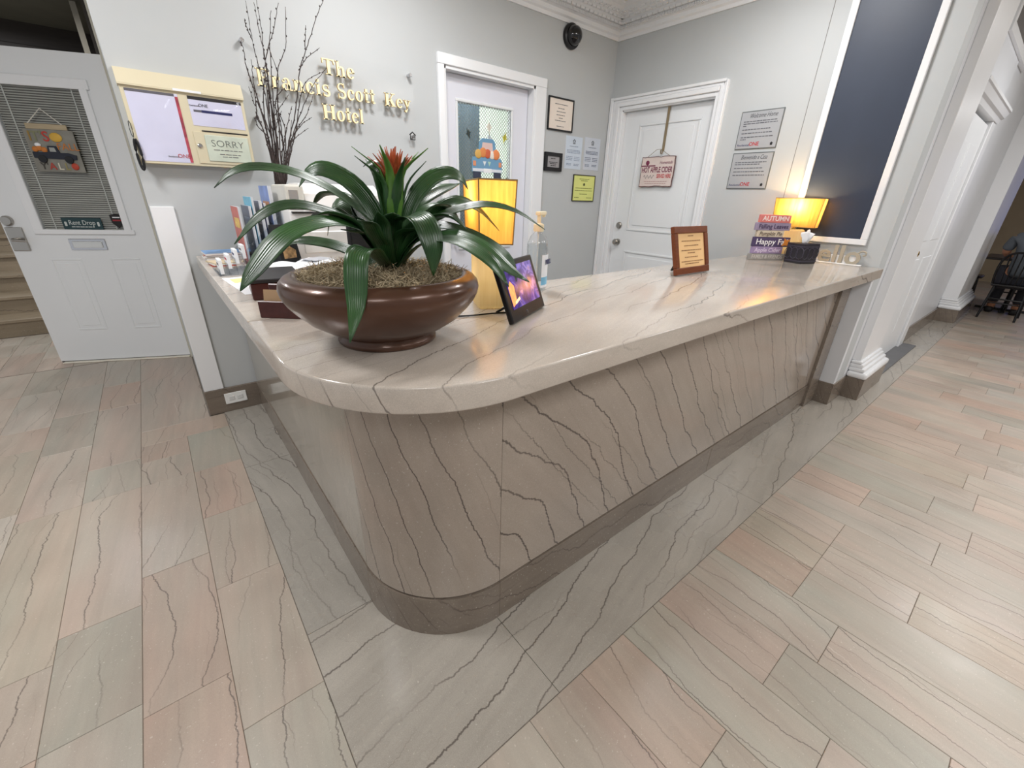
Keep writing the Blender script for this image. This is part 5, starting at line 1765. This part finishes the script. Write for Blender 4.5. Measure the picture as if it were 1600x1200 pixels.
MB().prism([(0.205, 0.095), (0.228, 0.100), (0.252, 0.096), (0.246, 0.120), (0.258, 0.140), (0.232, 0.136), (0.214, 0.148), (0.216, 0.122)], -0.0158, -0.0142, axis='y').build('orange_leaf', pm('leaf_orange', (224, 140, 60), 0.5), t)

# ---- tissue box
t = thing('tissue_box', 'black embossed tissue box cover with white tissue on the counter', 'tissue box', (3.425, 1.085, TZ), math.radians(-20))
BXM = pm('embossed_black', (34, 30, 38), 0.35, var=0.2, scale=30)
MB().box(-0.070, 0.070, -0.066, 0.066, 0, 0.128, bev=0.004).build('box', BXM, t)
EMB = pm('emboss_raised', (62, 58, 72), 0.3)
for fx in range(2):
    mb = MB()
    for j in (-1, 0, 1):
        cx_ = j * 0.044
        ps_ = [(cx_ + 0.026 * math.cos(a), 0.066 + 0.036 * math.sin(a)) for a in [2 * math.pi * i / 20 for i in range(21)]]
        if fx == 0:
            mb.tube([(x, -0.0665, z) for x, z in ps_], 0.0022, 5)
        else:
            mb.tube([(-0.0705, x, z) for x, z in ps_], 0.0022, 5)
    mb.build('embossed_rings', EMB, t)
mb = MB()
mb.box(-0.071, 0.071, -0.067, 0.067, 0.106, 0.112)
mb.box(-0.071, 0.071, -0.067, 0.067, 0.014, 0.020)
mb.build('bands', EMB, t)
MB().box(-0.040, 0.040, -0.022, 0.022, 0.1275, 0.1290).build('slot', BLACK, t)
mb = MB()
tr2_ = random.Random(11)
g_ = []
for i in range(9):
    rowv = []
    for j in range(7):
        f_ = j / 6
        x = (-0.030 + 0.060 * i / 8) * (0.55 + 0.75 * f_) + 0.014 * f_ + 0.006 * math.sin(i * 1.9 + j)
        y = 0.016 * math.sin(i * 1.3 + f_ * 2.0) * (0.5 + f_)
        z = 0.124 + 0.092 * f_ - 0.028 * f_ * abs(i - 3.0) / 4
        rowv.append(mb.bm.verts.new((x, y, z)))
    g_.append(rowv)
for i in range(8):
    for j in range(6):
        mb.bm.faces.new((g_[i][j], g_[i + 1][j], g_[i + 1][j + 1], g_[i][j + 1]))
o = mb.build('tissue', pm('tissue_white', (244, 244, 246), 0.8), t, smooth=True, ang=80)
md = o.modifiers.new('thick', 'SOLIDIFY'); md.thickness = 0.0008

# ---- hello sign leaning by the wall
t = thing('hello_sign', 'white and beige hello word sign against the wall under the navy panel', 'sign', (3.618, 0.965, TZ), SW)
MB().box(-0.150, 0.150, 0.004, 0.018, 0.0, 0.058, bev=0.003).build('backing', pm('hello_white', (240, 240, 240), 0.5), t)
text('lettering', 'hello', 0.165, pm('hello_beige', (176, 166, 148), 0.5), t, 0.005, 0.008, y=-0.002, width=0.330, ext=0.006, bold=0.003)
MB().box(-0.150, 0.185, -0.010, 0.022, 0.0, 0.008, bev=0.002).build('foot', pm('hello_white', (240, 240, 240), 0.5), t)
mb = MB()
mb.tube(catmull([(0.145, 0, 0.075), (0.165, 0, 0.092), (0.188, 0, 0.090), (0.192, 0, 0.072), (0.178, 0, 0.068)], 20), 0.005, 8)
mb.build('curl', pm('hello_beige', (176, 166, 148), 0.5), t, smooth=True)

# ---- things at the left end of the counter
def slabthing(name, label, cat, x, y, rot=0.0, group=None):
    return thing(name, label, cat, (x, y, TZ), math.radians(rot), group)

# brochures standing in a clear rack, covers facing the stair door (local -x)
t = slabthing('brochure_rack', 'clear acrylic brochure rack near the wall', 'rack', 0.44, 2.74)
ACR = clear('acrylic_rack', (240, 244, 248), 0.8, 0.05)
mb = MB()
for x_, h_ in ((-0.105, 0.06), (-0.055, 0.10), (0.000, 0.15), (0.055, 0.20)):
    mb.box(x_ - 0.0015, x_ + 0.0015, -0.125, 0.125, 0.0, h_)
mb.box(-0.105, 0.10, -0.125, 0.125, 0.0, 0.003)
mb.box(0.098, 0.101, -0.125, 0.125, 0.0, 0.26)
mb.build('tiers', ACR, t)
for y_ in (-0.127, 0.124):
    MB().prism([(-0.105, 0.0), (0.10, 0.0), (0.10, 0.24), (-0.105, 0.06)], y_, y_ + 0.003, axis='y').build('side', ACR, t)
br = [(-0.080, 0.010, 0.270, -0.055, (196, 96, 84), 'red orange brochure in front of the rack', (226, 190, 92)),
      (-0.030, 0.012, 0.275, -0.055, (92, 96, 112), 'slate grey brochure in the second row of the rack', (150, 160, 178)),
      (-0.012, 0.010, 0.318, -0.045, (108, 186, 214), 'sky blue brochure in the second row of the rack', (226, 236, 240)),
      (0.022, 0.014, 0.300, -0.055, (120, 124, 136), 'pale grey brochure in the third row of the rack', (210, 212, 218)),
      (0.040, 0.010, 0.290, -0.055, (44, 54, 110), 'navy brochure in the third row of the rack', (120, 130, 190)),
      (0.076, 0.016, 0.372, -0.060, (126, 150, 206), 'tall blue brochure with ship at the back of the rack', (206, 150, 110))]
for x_, th_, h_, y_, cc, lab, c2 in br:
    b_ = thing('brochure', lab, 'brochure', (0.44 + x_, 2.74 + 0.010, TZ + 0.004), 0, 'brochures in the clear rack')
    MB().box(-th_ / 2, th_ / 2, -0.110, 0.110, 0, h_).build('pages', pm('page_edge', (206, 208, 214), 0.7, var=0.2, stretch=(200, 1, 1), scale=2), b_)
    MB().box(-th_ / 2 - 0.001, -th_ / 2, -0.110, 0.110, 0, h_).build('cover', pm('cover_%d_%d_%d' % cc, cc, 0.35, var=0.25, scale=14), b_)
    MB().box(-th_ / 2 - 0.0016, -th_ / 2 - 0.0005, -0.095, 0.060, h_ * 0.62, h_ * 0.80).build('cover_picture', pm('cover_%d_%d_%d' % c2, c2, 0.4, var=0.3, scale=30), b_)

# business cards in a stepped clear holder
t = slabthing('card_holder', 'clear stepped business card holder at the counter edge', 'card holder', 0.262, 2.420, 0)
mb = MB()
mb.box(-0.080, 0.085, -0.135, 0.135, 0, 0.004)
for i in range(4):
    mb.box(-0.075 + 0.040 * i, -0.072 + 0.040 * i, -0.130 + 0.055 * i, -0.020 + 0.055 * i, 0.0, 0.028 + 0.016 * i)
mb.build('steps', ACR, t)
for i, lab in enumerate(('white business cards in the lowest step of the holder', 'white business cards in the second step of the holder', 'white business cards in the third step of the holder', 'white business cards in the highest step of the holder')):
    c = thing('business_cards', lab, 'cards', (0.262 - 0.064 + 0.040 * i, 2.420 - 0.075 + 0.055 * i, TZ + 0.006 + 0.014 * i), 0, 'cards in the stepped holder')
    MB().box(-0.007, 0.007, -0.045, 0.045, 0, 0.062).build('stack', PAPER, c)
    MB().box(-0.0076, -0.0065, -0.030, 0.030, 0.036, 0.046).build('print', (GREYINK, REDINK, NAVYINK, GREYINK)[i], c)

# magazines lying flat by the wall
cols_ = [((198, 186, 170), 'tan folded leaflet at the bottom of the pile by the wall'), ((176, 96, 84), 'red edged leaflet in the middle of the pile by the wall'), ((112, 156, 206), 'blue magazine on top of the pile by the wall')]
for i, (cc, lab) in enumerate(cols_):
    b_ = thing('magazine', lab, 'magazine', (0.300, 2.930, TZ + 0.0005 + 0.012 * i), math.radians((3, -4, 2)[i]), 'magazines lying by the wall')
    MB().box(-0.115, 0.115, -0.085, 0.085, 0, 0.010).build('pages', pm('page_white', (226, 226, 226), 0.7), b_)
    MB().box(-0.1155, 0.1155, -0.0855, 0.0855, 0.010, 0.0112).build('cover', pm('mag_%d' % i, cc, 0.35, var=0.35, scale=16), b_)
t = slabthing('leaflet_pile', 'small loose pile of red and white leaflets behind the card holder', 'leaflets', 0.235, 2.655, 8)
for i, cc in enumerate(((170, 74, 60), (228, 228, 226), (206, 190, 160))):
    MB().box(-0.050, 0.050, -0.065, 0.065, 0.006 * i, 0.006 * i + 0.0055, rot=Matrix.Rotation(0.08 * (i - 1), 4, 'Z'), piv=(0, 0, 0)).build('leaflet', pm('leaflet_%d' % i, cc, 0.6), t)

# loose papers at the edge
t = slabthing('loose_sheet', 'white paper sheet lying at the counter edge before the card holder', 'paper', 0.262, 2.03, 4)
MB().box(-0.065, 0.075, -0.20, 0.20, 0.0003, 0.0013).build('sheet', PAPER, t)
MB().box(-0.045, 0.030, 0.06, 0.16, 0.0014, 0.0020).build('yellow_note', pm('note_yellow', (232, 226, 150), 0.7), t)

# dark box with black lid and little card stand in front of it
MAH = pm('mahogany', (74, 34, 30), 0.3, var=0.15, stretch=(10, 1, 10))
t = slabthing('lidded_box', 'dark red brown box with a black lid left of the bowl', 'box', 0.300, 1.800, -6)
MB().box(-0.072, 0.095, -0.100, 0.170, 0, 0.058, bev=0.003).build('body', MAH, t)
MB().box(-0.076, 0.099, -0.104, 0.174, 0.058, 0.072, bev=0.003).build('lid', pm('lid_black', (44, 42, 44), 0.35), t)
t = slabthing('card_stand', 'small mahogany stand holding a tan card beside the bowl', 'stand', 0.232, 1.500, -40)
MB().box(0.0, 0.130, -0.060, -0.050, 0, 0.052, bev=0.002).build('front_board', MAH, t)
MB().box(0.0, 0.130, -0.050, 0.020, 0, 0.012, bev=0.002).build('bottom', MAH, t)
MB().box(0.0, 0.130, 0.012, 0.022, 0, 0.090, bev=0.002).build('back_board', MAH, t)
MB().box(0.006, 0.124, -0.044, -0.040, 0.012, 0.082, rot=Matrix.Rotation(math.radians(-14), 4, 'X'), piv=(0, -0.042, 0.012)).build('tan_card', pm('tan_card', (178, 146, 112), 0.6), t)

# open binder
t = slabthing('open_binder', 'thick open white paper book behind the dark box', 'book', 0.545, 2.170, 26)
for sx in (-1, 1):
    mb = MB()
    n = 8
    prf = [(sx * 0.165 * i / n, 0.040 + 0.016 * math.sin(math.pi * min(1, i / n * 1.15) * 0.9)) for i in range(n + 1)]
    mb.prism(prf + [(sx * 0.165, 0.004), (0.0, 0.004)], -0.115, 0.115, axis='y')
    mb.build('page_block', PAPER, t, smooth=True)
MB().box(-0.172, 0.172, -0.120, 0.120, 0.0, 0.004).build('cover', pm('binder_cover', (70, 70, 76), 0.5), t)
MB().box(0.02, 0.140, 0.00, 0.10, 0.0560, 0.0568).build('grey_print', pm('print_grey', (176, 178, 184), 0.7), t)

# printer
t = slabthing('office_printer', 'bulky white office printer behind the bromeliad', 'printer', 0.800, 2.680, 0)
PW = pm('printer_white', (232, 230, 228), 0.45)
MB().box(-0.245, 0.250, -0.200, 0.110, 0.0, 0.270, bev=0.012, seg=3).build('body', PW, t, smooth=True)
mb = MB()
mb.prism([(-0.205, 0.272), (0.105, 0.272), (0.105, 0.395), (-0.10, 0.395), (-0.190, 0.345)], -0.160, 0.252, axis='x', bev=0.008)
mb.build('scanner_lid', PW, t, smooth=True)
MB().box(-0.247, -0.160, -0.202, 0.100, 0.272, 0.385, bev=0.010, seg=2).build('control_block', pm('printer_beige', (214, 212, 204), 0.45), t)
MB().box(-0.232, -0.190, -0.2035, -0.200, 0.315, 0.360).build('display', pm('display_grey', (150, 150, 150), 0.2), t)
MB().box(-0.230, 0.235, -0.2030, -0.190, 0.196, 0.203).build('seam', pm('seam_grey', (120, 120, 120), 0.6), t)
MB().box(-0.235, -0.125, -0.2250, -0.198, 0.252, 0.262, bev=0.002).build('output_tray', BLACK, t)
MB().box(-0.130, 0.240, -0.2035, -0.195, 0.270, 0.275).build('seam', pm('seam_grey', (120, 120, 120), 0.6), t)
MB().box(-0.200, 0.200, -0.2060, -0.196, 0.055, 0.165, bev=0.004).build('paper_drawer', pm('printer_beige2', (222, 220, 216), 0.45), t)

# black framed photo and black monitor before the printer
t = slabthing('small_photo_frame', 'small black tent frame leaning before the printer', 'picture frame', 0.490, 2.415, 30)
mb = MB()
mb.prism([(-0.045, 0.0), (0.045, 0.0), (0.010, 0.205), (-0.005, 0.205)], -0.06, 0.06, axis='x')
mb.build('frame', BLACK, t)
MB().prism([(-0.04, 0.03), (0.035, 0.03), (0.035, 0.085), (-0.04, 0.13)], -0.0475, -0.0455, axis='y').build('picture', pm('photo_warm', (150, 120, 84), 0.3, var=0.6, scale=40), t)
bpy.data.objects['picture'].location = (0, 0.012, 0.0)
t = slabthing('desk_monitor', 'black desk monitor half hidden behind the bromeliad leaves', 'monitor', 0.900, 2.260, 12)
MB().box(-0.155, 0.155, -0.010, 0.012, 0.055, 0.252, bev=0.004).build('screen_housing', BLACK, t)
MB().box(-0.143, 0.143, -0.0115, -0.009, 0.070, 0.242).build('screen', pm('screen_black', (16, 17, 20), 0.1), t)
MB().box(-0.018, 0.018, 0.004, 0.022, 0.006, 0.10).build('neck', BLACK, t)
MB().box(-0.080, 0.080, -0.050, 0.070, 0.0, 0.008, bev=0.003).build('foot', BLACK, t)

# vase with bare birch twigs
t = slabthing('twig_vase', 'tall white vase of bare dark birch twigs against the wall', 'vase', 0.615, 2.910)
MB().lathe([(0.001, 0.0), (0.045, 0.0), (0.050, 0.01), (0.055, 0.12), (0.048, 0.24), (0.036, 0.330), (0.040, 0.362), (0.036, 0.362), (0.030, 0.33), (0.001, 0.32)], n=28, cap=False).build('vase', pm('vase_white', (226, 226, 224), 0.25), t, smooth=True, ang=60)
TWIG = pm('twig_bark', (58, 48, 46), 0.7, var=0.3, scale=60)
BRANCHES = [
 [[0.595, 2.8, 1.386], [0.602, 2.8, 1.571], [0.613, 2.8, 1.773], [0.608, 2.8, 1.9], [0.599, 2.8, 2.014], [0.599, 2.8, 2.166]],
 [[0.603, 2.8, 1.386], [0.616, 2.8, 1.609], [0.632, 2.8, 1.816], [0.638, 2.8, 1.944], [0.644, 2.8, 2.067], [0.643, 2.8, 2.176]],
 [[0.607, 2.8, 1.386], [0.628, 2.8, 1.588], [0.636, 2.8, 1.755], [0.642, 2.8, 1.925], [0.638, 2.8, 2.053], [0.638, 2.8, 2.169]],
 [[0.638, 2.8, 1.944], [0.678, 2.8, 2.023], [0.711, 2.8, 2.087], [0.746, 2.8, 2.194]],
 [[0.615, 2.8, 1.387], [0.641, 2.8, 1.574], [0.663, 2.8, 1.758], [0.684, 2.8, 1.899], [0.733, 2.8, 2.007], [0.765, 2.8, 2.167]],
 [[0.632, 2.8, 1.387], [0.678, 2.8, 1.562], [0.739, 2.8, 1.732], [0.795, 2.8, 1.924], [0.838, 2.8, 2.02], [0.923, 2.8, 2.183], [0.961, 2.8, 2.249]],
 [[0.838, 2.8, 2.02], [0.85, 2.8, 2.115]],
 [[0.795, 2.8, 1.924], [0.836, 2.8, 1.979], [0.911, 2.8, 2.04]],
 [[0.636, 2.8, 1.388], [0.693, 2.8, 1.578], [0.761, 2.8, 1.72], [0.84, 2.8, 1.853], [0.927, 2.8, 1.949]],
 [[0.628, 2.8, 1.387], [0.674, 2.8, 1.539], [0.731, 2.8, 1.635], [0.803, 2.8, 1.725], [0.861, 2.8, 1.824]],
 [[0.591, 2.8, 1.386], [0.589, 2.8, 1.584], [0.572, 2.8, 1.767], [0.549, 2.8, 1.884], [0.549, 2.8, 1.967], [0.541, 2.8, 1.997]],
 [[0.599, 2.8, 1.386], [0.589, 2.8, 1.606], [0.565, 2.8, 1.807], [0.571, 2.8, 1.926]],
 [[0.587, 2.8, 1.386], [0.576, 2.8, 1.598], [0.551, 2.8, 1.695], [0.56, 2.8, 1.779], [0.543, 2.8, 1.889]],
 [[0.611, 2.8, 1.387], [0.628, 2.8, 1.632], [0.647, 2.8, 1.819], [0.668, 2.8, 2.008], [0.697, 2.8, 2.143]],
 [[0.599, 2.8, 2.014], [0.583, 2.8, 2.054], [0.575, 2.8, 2.086]],
 [[0.619, 2.8, 1.387], [0.657, 2.8, 1.53], [0.665, 2.8, 1.665], [0.666, 2.8, 1.78], [0.689, 2.8, 1.886], [0.673, 2.8, 1.996]],
 [[0.595, 2.8, 1.386], [0.585, 2.8, 1.524], [0.562, 2.8, 1.64], [0.549, 2.8, 1.695]],
 [[0.603, 2.8, 1.386], [0.61, 2.8, 1.534], [0.629, 2.8, 1.676], [0.67, 2.8, 1.738], [0.725, 2.8, 1.809]],
 [[0.623, 2.8, 1.387], [0.638, 2.8, 1.513], [0.67, 2.8, 1.606], [0.71, 2.8, 1.699], [0.736, 2.8, 1.76]],
]

twr = random.Random(8)
more_ = []
for P in BRANCHES:
    if P[0][2] < 1.40 and len(P) > 4:
        more_.append([[p[0] + twr.uniform(-0.018, 0.018) * (i > 0), p[1], p[2] - 0.05 * i * twr.random()] for i, p in enumerate(P[:-1])])
for P in BRANCHES + more_:
    yy = twr.uniform(-0.05, 0.05)
    n = len(P)
    Q = []
    for i, p in enumerate(P):
        f_ = i / (n - 1)
        Q.append(Vector((p[0] - 0.615 + twr.uniform(-0.003, 0.003), -0.11 + yy * f_, p[2] - TZ)))
    if P[0][2] < 1.40:
        Q = [Vector((0.02 * twr.uniform(-1, 1), 0.0, 0.30))] + Q
    C_ = catmull(Q, 6 * len(Q))
    jit = [c + Vector((twr.uniform(-0.002, 0.002), twr.uniform(-0.002, 0.002), 0)) for c in C_]
    long_ = P[0][2] < 1.40
    tw = MB().tube(jit, 0.0042 if long_ else 0.0024, 6, r1=0.0012).build('twig', TWIG, t, smooth=True)
    mb = MB()
    for j in range(4, len(jit) - 1, 3):
        c = jit[j]
        mb.sphere(c + Vector((twr.choice((-1, 1)) * 0.003, 0, 0.002)), 0.0026, 6, sz=1.7)
    if len(jit) > 8:
        mb.build('buds', TWIG, tw)['kind'] = 'stuff'
    else:
        mb.bm.free()

# ================================================================== DINING ROOM AT THE END OF THE CORRIDOR
CHB = pm('black_lacquer', (20, 19, 22), 0.25, var=0.2)
def windsor(label, x, y, rot):
    t = thing('spindle_chair', label, 'chair', (x, y, 0), math.radians(rot), 'black spindle back chairs in the dining room')
    # local: back at -x side, seat towards +x
    mb = MB()
    mb.prism([(0.0, -0.19), (0.40, -0.21), (0.43, -0.15), (0.43, 0.15), (0.40, 0.21), (0.0, 0.19)], 0.43, 0.46, bev=0.010)
    mb.build('seat', CHB, t, smooth=True)
    for sx, sy in ((0.05, -0.15), (0.05, 0.15), (0.36, -0.16), (0.36, 0.16)):
        MB().tube([(sx, sy, 0.435), (sx + (0.05 if sx > 0.2 else -0.06), sy * 1.18, 0.0)], 0.017, 8, r1=0.013).build('leg', CHB, t, smooth=True)
    for sy in (-0.165, 0.165):
        MB().tube([(0.01, sy, 0.19), (0.385, sy, 0.19)], 0.010, 8).build('stretcher', CHB, t)
    MB().tube([(0.20, -0.165, 0.19), (0.20, 0.165, 0.19)], 0.010, 8).build('stretcher', CHB, t)
    MB().tube([(0.0, -0.155, 0.27), (0.0, 0.155, 0.27)], 0.010, 8).build('stretcher', CHB, t)
    bow = [(0.02, -0.18, 0.45), (-0.02, -0.195, 0.60), (-0.05, -0.185, 0.76), (-0.075, -0.12, 0.855), (-0.085, 0.0, 0.875), (-0.075, 0.12, 0.855), (-0.05, 0.185, 0.76), (-0.02, 0.195, 0.60), (0.02, 0.18, 0.45)]
    MB().tube(catmull(bow, 36), 0.014, 8).build('bow', CHB, t, smooth=True)
    for i in range(6):
        y_ = -0.125 + 0.05 * i
        MB().tube([(0.03, y_ * 0.9, 0.455), (-0.075, y_ * 1.08, 0.862 - abs(y_) * 0.12)], 0.0075, 6).build('spindle', CHB, t)
    return t
windsor('black spindle back chair holding the seated person in grey', 8.68, 0.21, 0)
windsor('black spindle back chair across the dining table from the seated person', 10.45, 0.16, 180)
windsor('black spindle back chair at the far side of the dining table', 9.60, 0.98, -90)

t = thing('dining_table', 'dark square dining table on a pedestal', 'table', (9.62, 0.20, 0))
MB().box(-0.42, 0.42, -0.42, 0.42, 0.725, 0.755, bev=0.006).build('top', pm('table_dark', (46, 36, 32), 0.3, var=0.2), t)
MB().lathe([(0.035, 0.03), (0.030, 0.10), (0.030, 0.70), (0.10, 0.725)], n=20).build('pedestal', CHB, t, smooth=True)
mb = MB()
mb.box(-0.30, 0.30, -0.03, 0.03, 0.0, 0.03, bev=0.005)
mb.box(-0.03, 0.03, -0.30, 0.30, 0.0, 0.03, bev=0.005)
mb.build('cross_foot', CHB, t)

def skinned(name, edges, verts, radii, mat, parent, sub=2, root=0):
    me = bpy.data.meshes.new(name)
    me.from_pydata(verts, edges, [])
    o = bpy.data.objects.new(name, me)
    COL.objects.link(o)
    o.parent = parent
    sk = o.modifiers.new('skin', 'SKIN')
    sk.use_smooth_shade = True
    sv = me.skin_vertices[0].data
    for i, r_ in enumerate(radii):
        sv[i].radius = r_ if isinstance(r_, tuple) else (r_, r_)
        sv[i].use_root = (i == root)
    sb = o.modifiers.new('sub', 'SUBSURF')
    sb.levels = sub
    sb.render_levels = sub
    dg = bpy.context.evaluated_depsgraph_get()
    me2 = bpy.data.meshes.new_from_object(o.evaluated_get(dg))
    o.modifiers.clear()
    o.data = me2
    bpy.data.meshes.remove(me)
    me2.materials.clear()
    me2.materials.append(mat)
    me2.polygons.foreach_set('use_smooth', [True] * len(me2.polygons))
    return o
SKIN = pm('skin', (186, 132, 104), 0.5, sss=0.1)
SHIRT = pm('grey_shirt', (98, 104, 112), 0.8, var=0.08)
PANT = pm('dark_trousers', (46, 46, 54), 0.8)
t = thing('person', 'person in a grey shirt seated on the spindle chair, seen from behind', 'person', (8.86, 0.21, 0))
# facing +x; hips on the seat at z 0.46
V = [(0, 0, 0.56), (0.02, 0, 0.74), (0.03, 0, 0.92), (0.04, 0, 1.06), (0.05, 0, 1.13), (0.06, 0, 1.20), (0.075, 0, 1.27), (0.08, 0, 1.36),
     (0.03, 0.16, 1.04), (0.09, 0.21, 0.86), (0.30, 0.17, 0.79), (0.36, 0.15, 0.79),
     (0.03, -0.16, 1.04), (0.09, -0.21, 0.86), (0.30, -0.17, 0.79), (0.36, -0.15, 0.79),
     (0.06, 0.09, 0.54), (0.42, 0.12, 0.53), (0.44, 0.12, 0.10), (0.55, 0.13, 0.035),
     (0.06, -0.09, 0.54), (0.42, -0.12, 0.53), (0.44, -0.12, 0.10), (0.55, -0.13, 0.035)]
E_ = [(0, 1), (1, 2), (2, 3), (3, 4), (4, 5), (5, 6), (6, 7), (3, 8), (8, 9), (9, 10), (10, 11), (3, 12), (12, 13), (13, 14), (14, 15),
      (0, 16), (16, 17), (17, 18), (18, 19), (0, 20), (20, 21), (21, 22), (22, 23)]
Rr = [(0.085, 0.105), (0.075, 0.10), (0.075, 0.105), (0.06, 0.09), 0.055, 0.052, 0.088, 0.082,
      0.060, 0.046, 0.036, 0.030, 0.060, 0.046, 0.036, 0.030, 0.085, 0.062, 0.046, 0.040, 0.085, 0.062, 0.046, 0.040]
skinned('body', E_, V, Rr, SKIN, t)
skinned('shirt', [(0, 1), (1, 2), (2, 3), (3, 4), (3, 5), (5, 6), (3, 7), (7, 8)],
        [(0, 0, 0.52), (0.02, 0, 0.74), (0.03, 0, 0.92), (0.04, 0, 1.055), (0.05, 0, 1.115), (0.03, 0.165, 1.04), (0.09, 0.215, 0.87), (0.03, -0.165, 1.04), (0.09, -0.215, 0.87)],
        [(0.135, 0.165), (0.125, 0.16), (0.13, 0.17), (0.105, 0.15), 0.068, 0.076, 0.062, 0.076, 0.062], SHIRT, t)
skinned('trousers', [(0, 1), (1, 2), (2, 3), (0, 4), (4, 5), (5, 6)],
        [(0.0, 0, 0.555), (0.06, 0.09, 0.54), (0.42, 0.12, 0.53), (0.44, 0.12, 0.13), (0.06, -0.09, 0.54), (0.42, -0.12, 0.53), (0.44, -0.12, 0.13)],
        [(0.125, 0.155), 0.094, 0.074, 0.058, 0.094, 0.074, 0.058], PANT, t)
for sy in (-1, 1):
    for j, (fy, ln) in enumerate(((-0.024, 0.070), (-0.008, 0.082), (0.008, 0.078), (0.024, 0.062))):
        skinned('finger', [(0, 1), (1, 2), (2, 3)], [(0.37, sy * 0.15 + fy, 0.79), (0.37 + ln * 0.5, sy * 0.15 + fy, 0.792), (0.37 + ln * 0.8, sy * 0.15 + fy, 0.780), (0.37 + ln, sy * 0.15 + fy, 0.768)], [0.010, 0.009, 0.008, 0.007], SKIN, t, sub=1)
    skinned('thumb', [(0, 1), (1, 2)], [(0.355, sy * 0.15 - sy * 0.028, 0.79), (0.385, sy * 0.15 - sy * 0.050, 0.785), (0.410, sy * 0.15 - sy * 0.056, 0.778)], [0.011, 0.010, 0.008], SKIN, t, sub=1)
mb = MB()
mb.sphere((0.055, 0, 1.365), 0.098, 20, sx=1.0, sy=0.88, sz=0.92)
mb.build('hair', pm('dark_hair', (48, 38, 34), 0.7, var=0.3, scale=40), t, smooth=True)
MB().sphere((0.165, 0, 1.325), 0.016, 8, sz=1.3).build('nose', SKIN, t, smooth=True)
for sy in (-1, 1):
    MB().sphere((0.152, sy * 0.032, 1.345), 0.010, 8).build('eye', pm('eye_white', (230, 228, 224), 0.2), t, smooth=True)
    MB().sphere((0.075, sy * 0.088, 1.325), 0.022, 8, sy=0.35, sz=1.4).build('ear', SKIN, t, smooth=True)
MB().box(0.150, 0.166, -0.024, 0.024, 1.283, 1.291, bev=0.003).build('mouth', pm('lips', (150, 88, 80), 0.5), t)
for sy in (-1, 1):
    MB().box(0.40, 0.66, sy * 0.125 - 0.045, sy * 0.125 + 0.045, 0.0, 0.085, bev=0.030, seg=3).build('shoe', pm('dark_shoe', (36, 34, 36), 0.5), t, smooth=True)
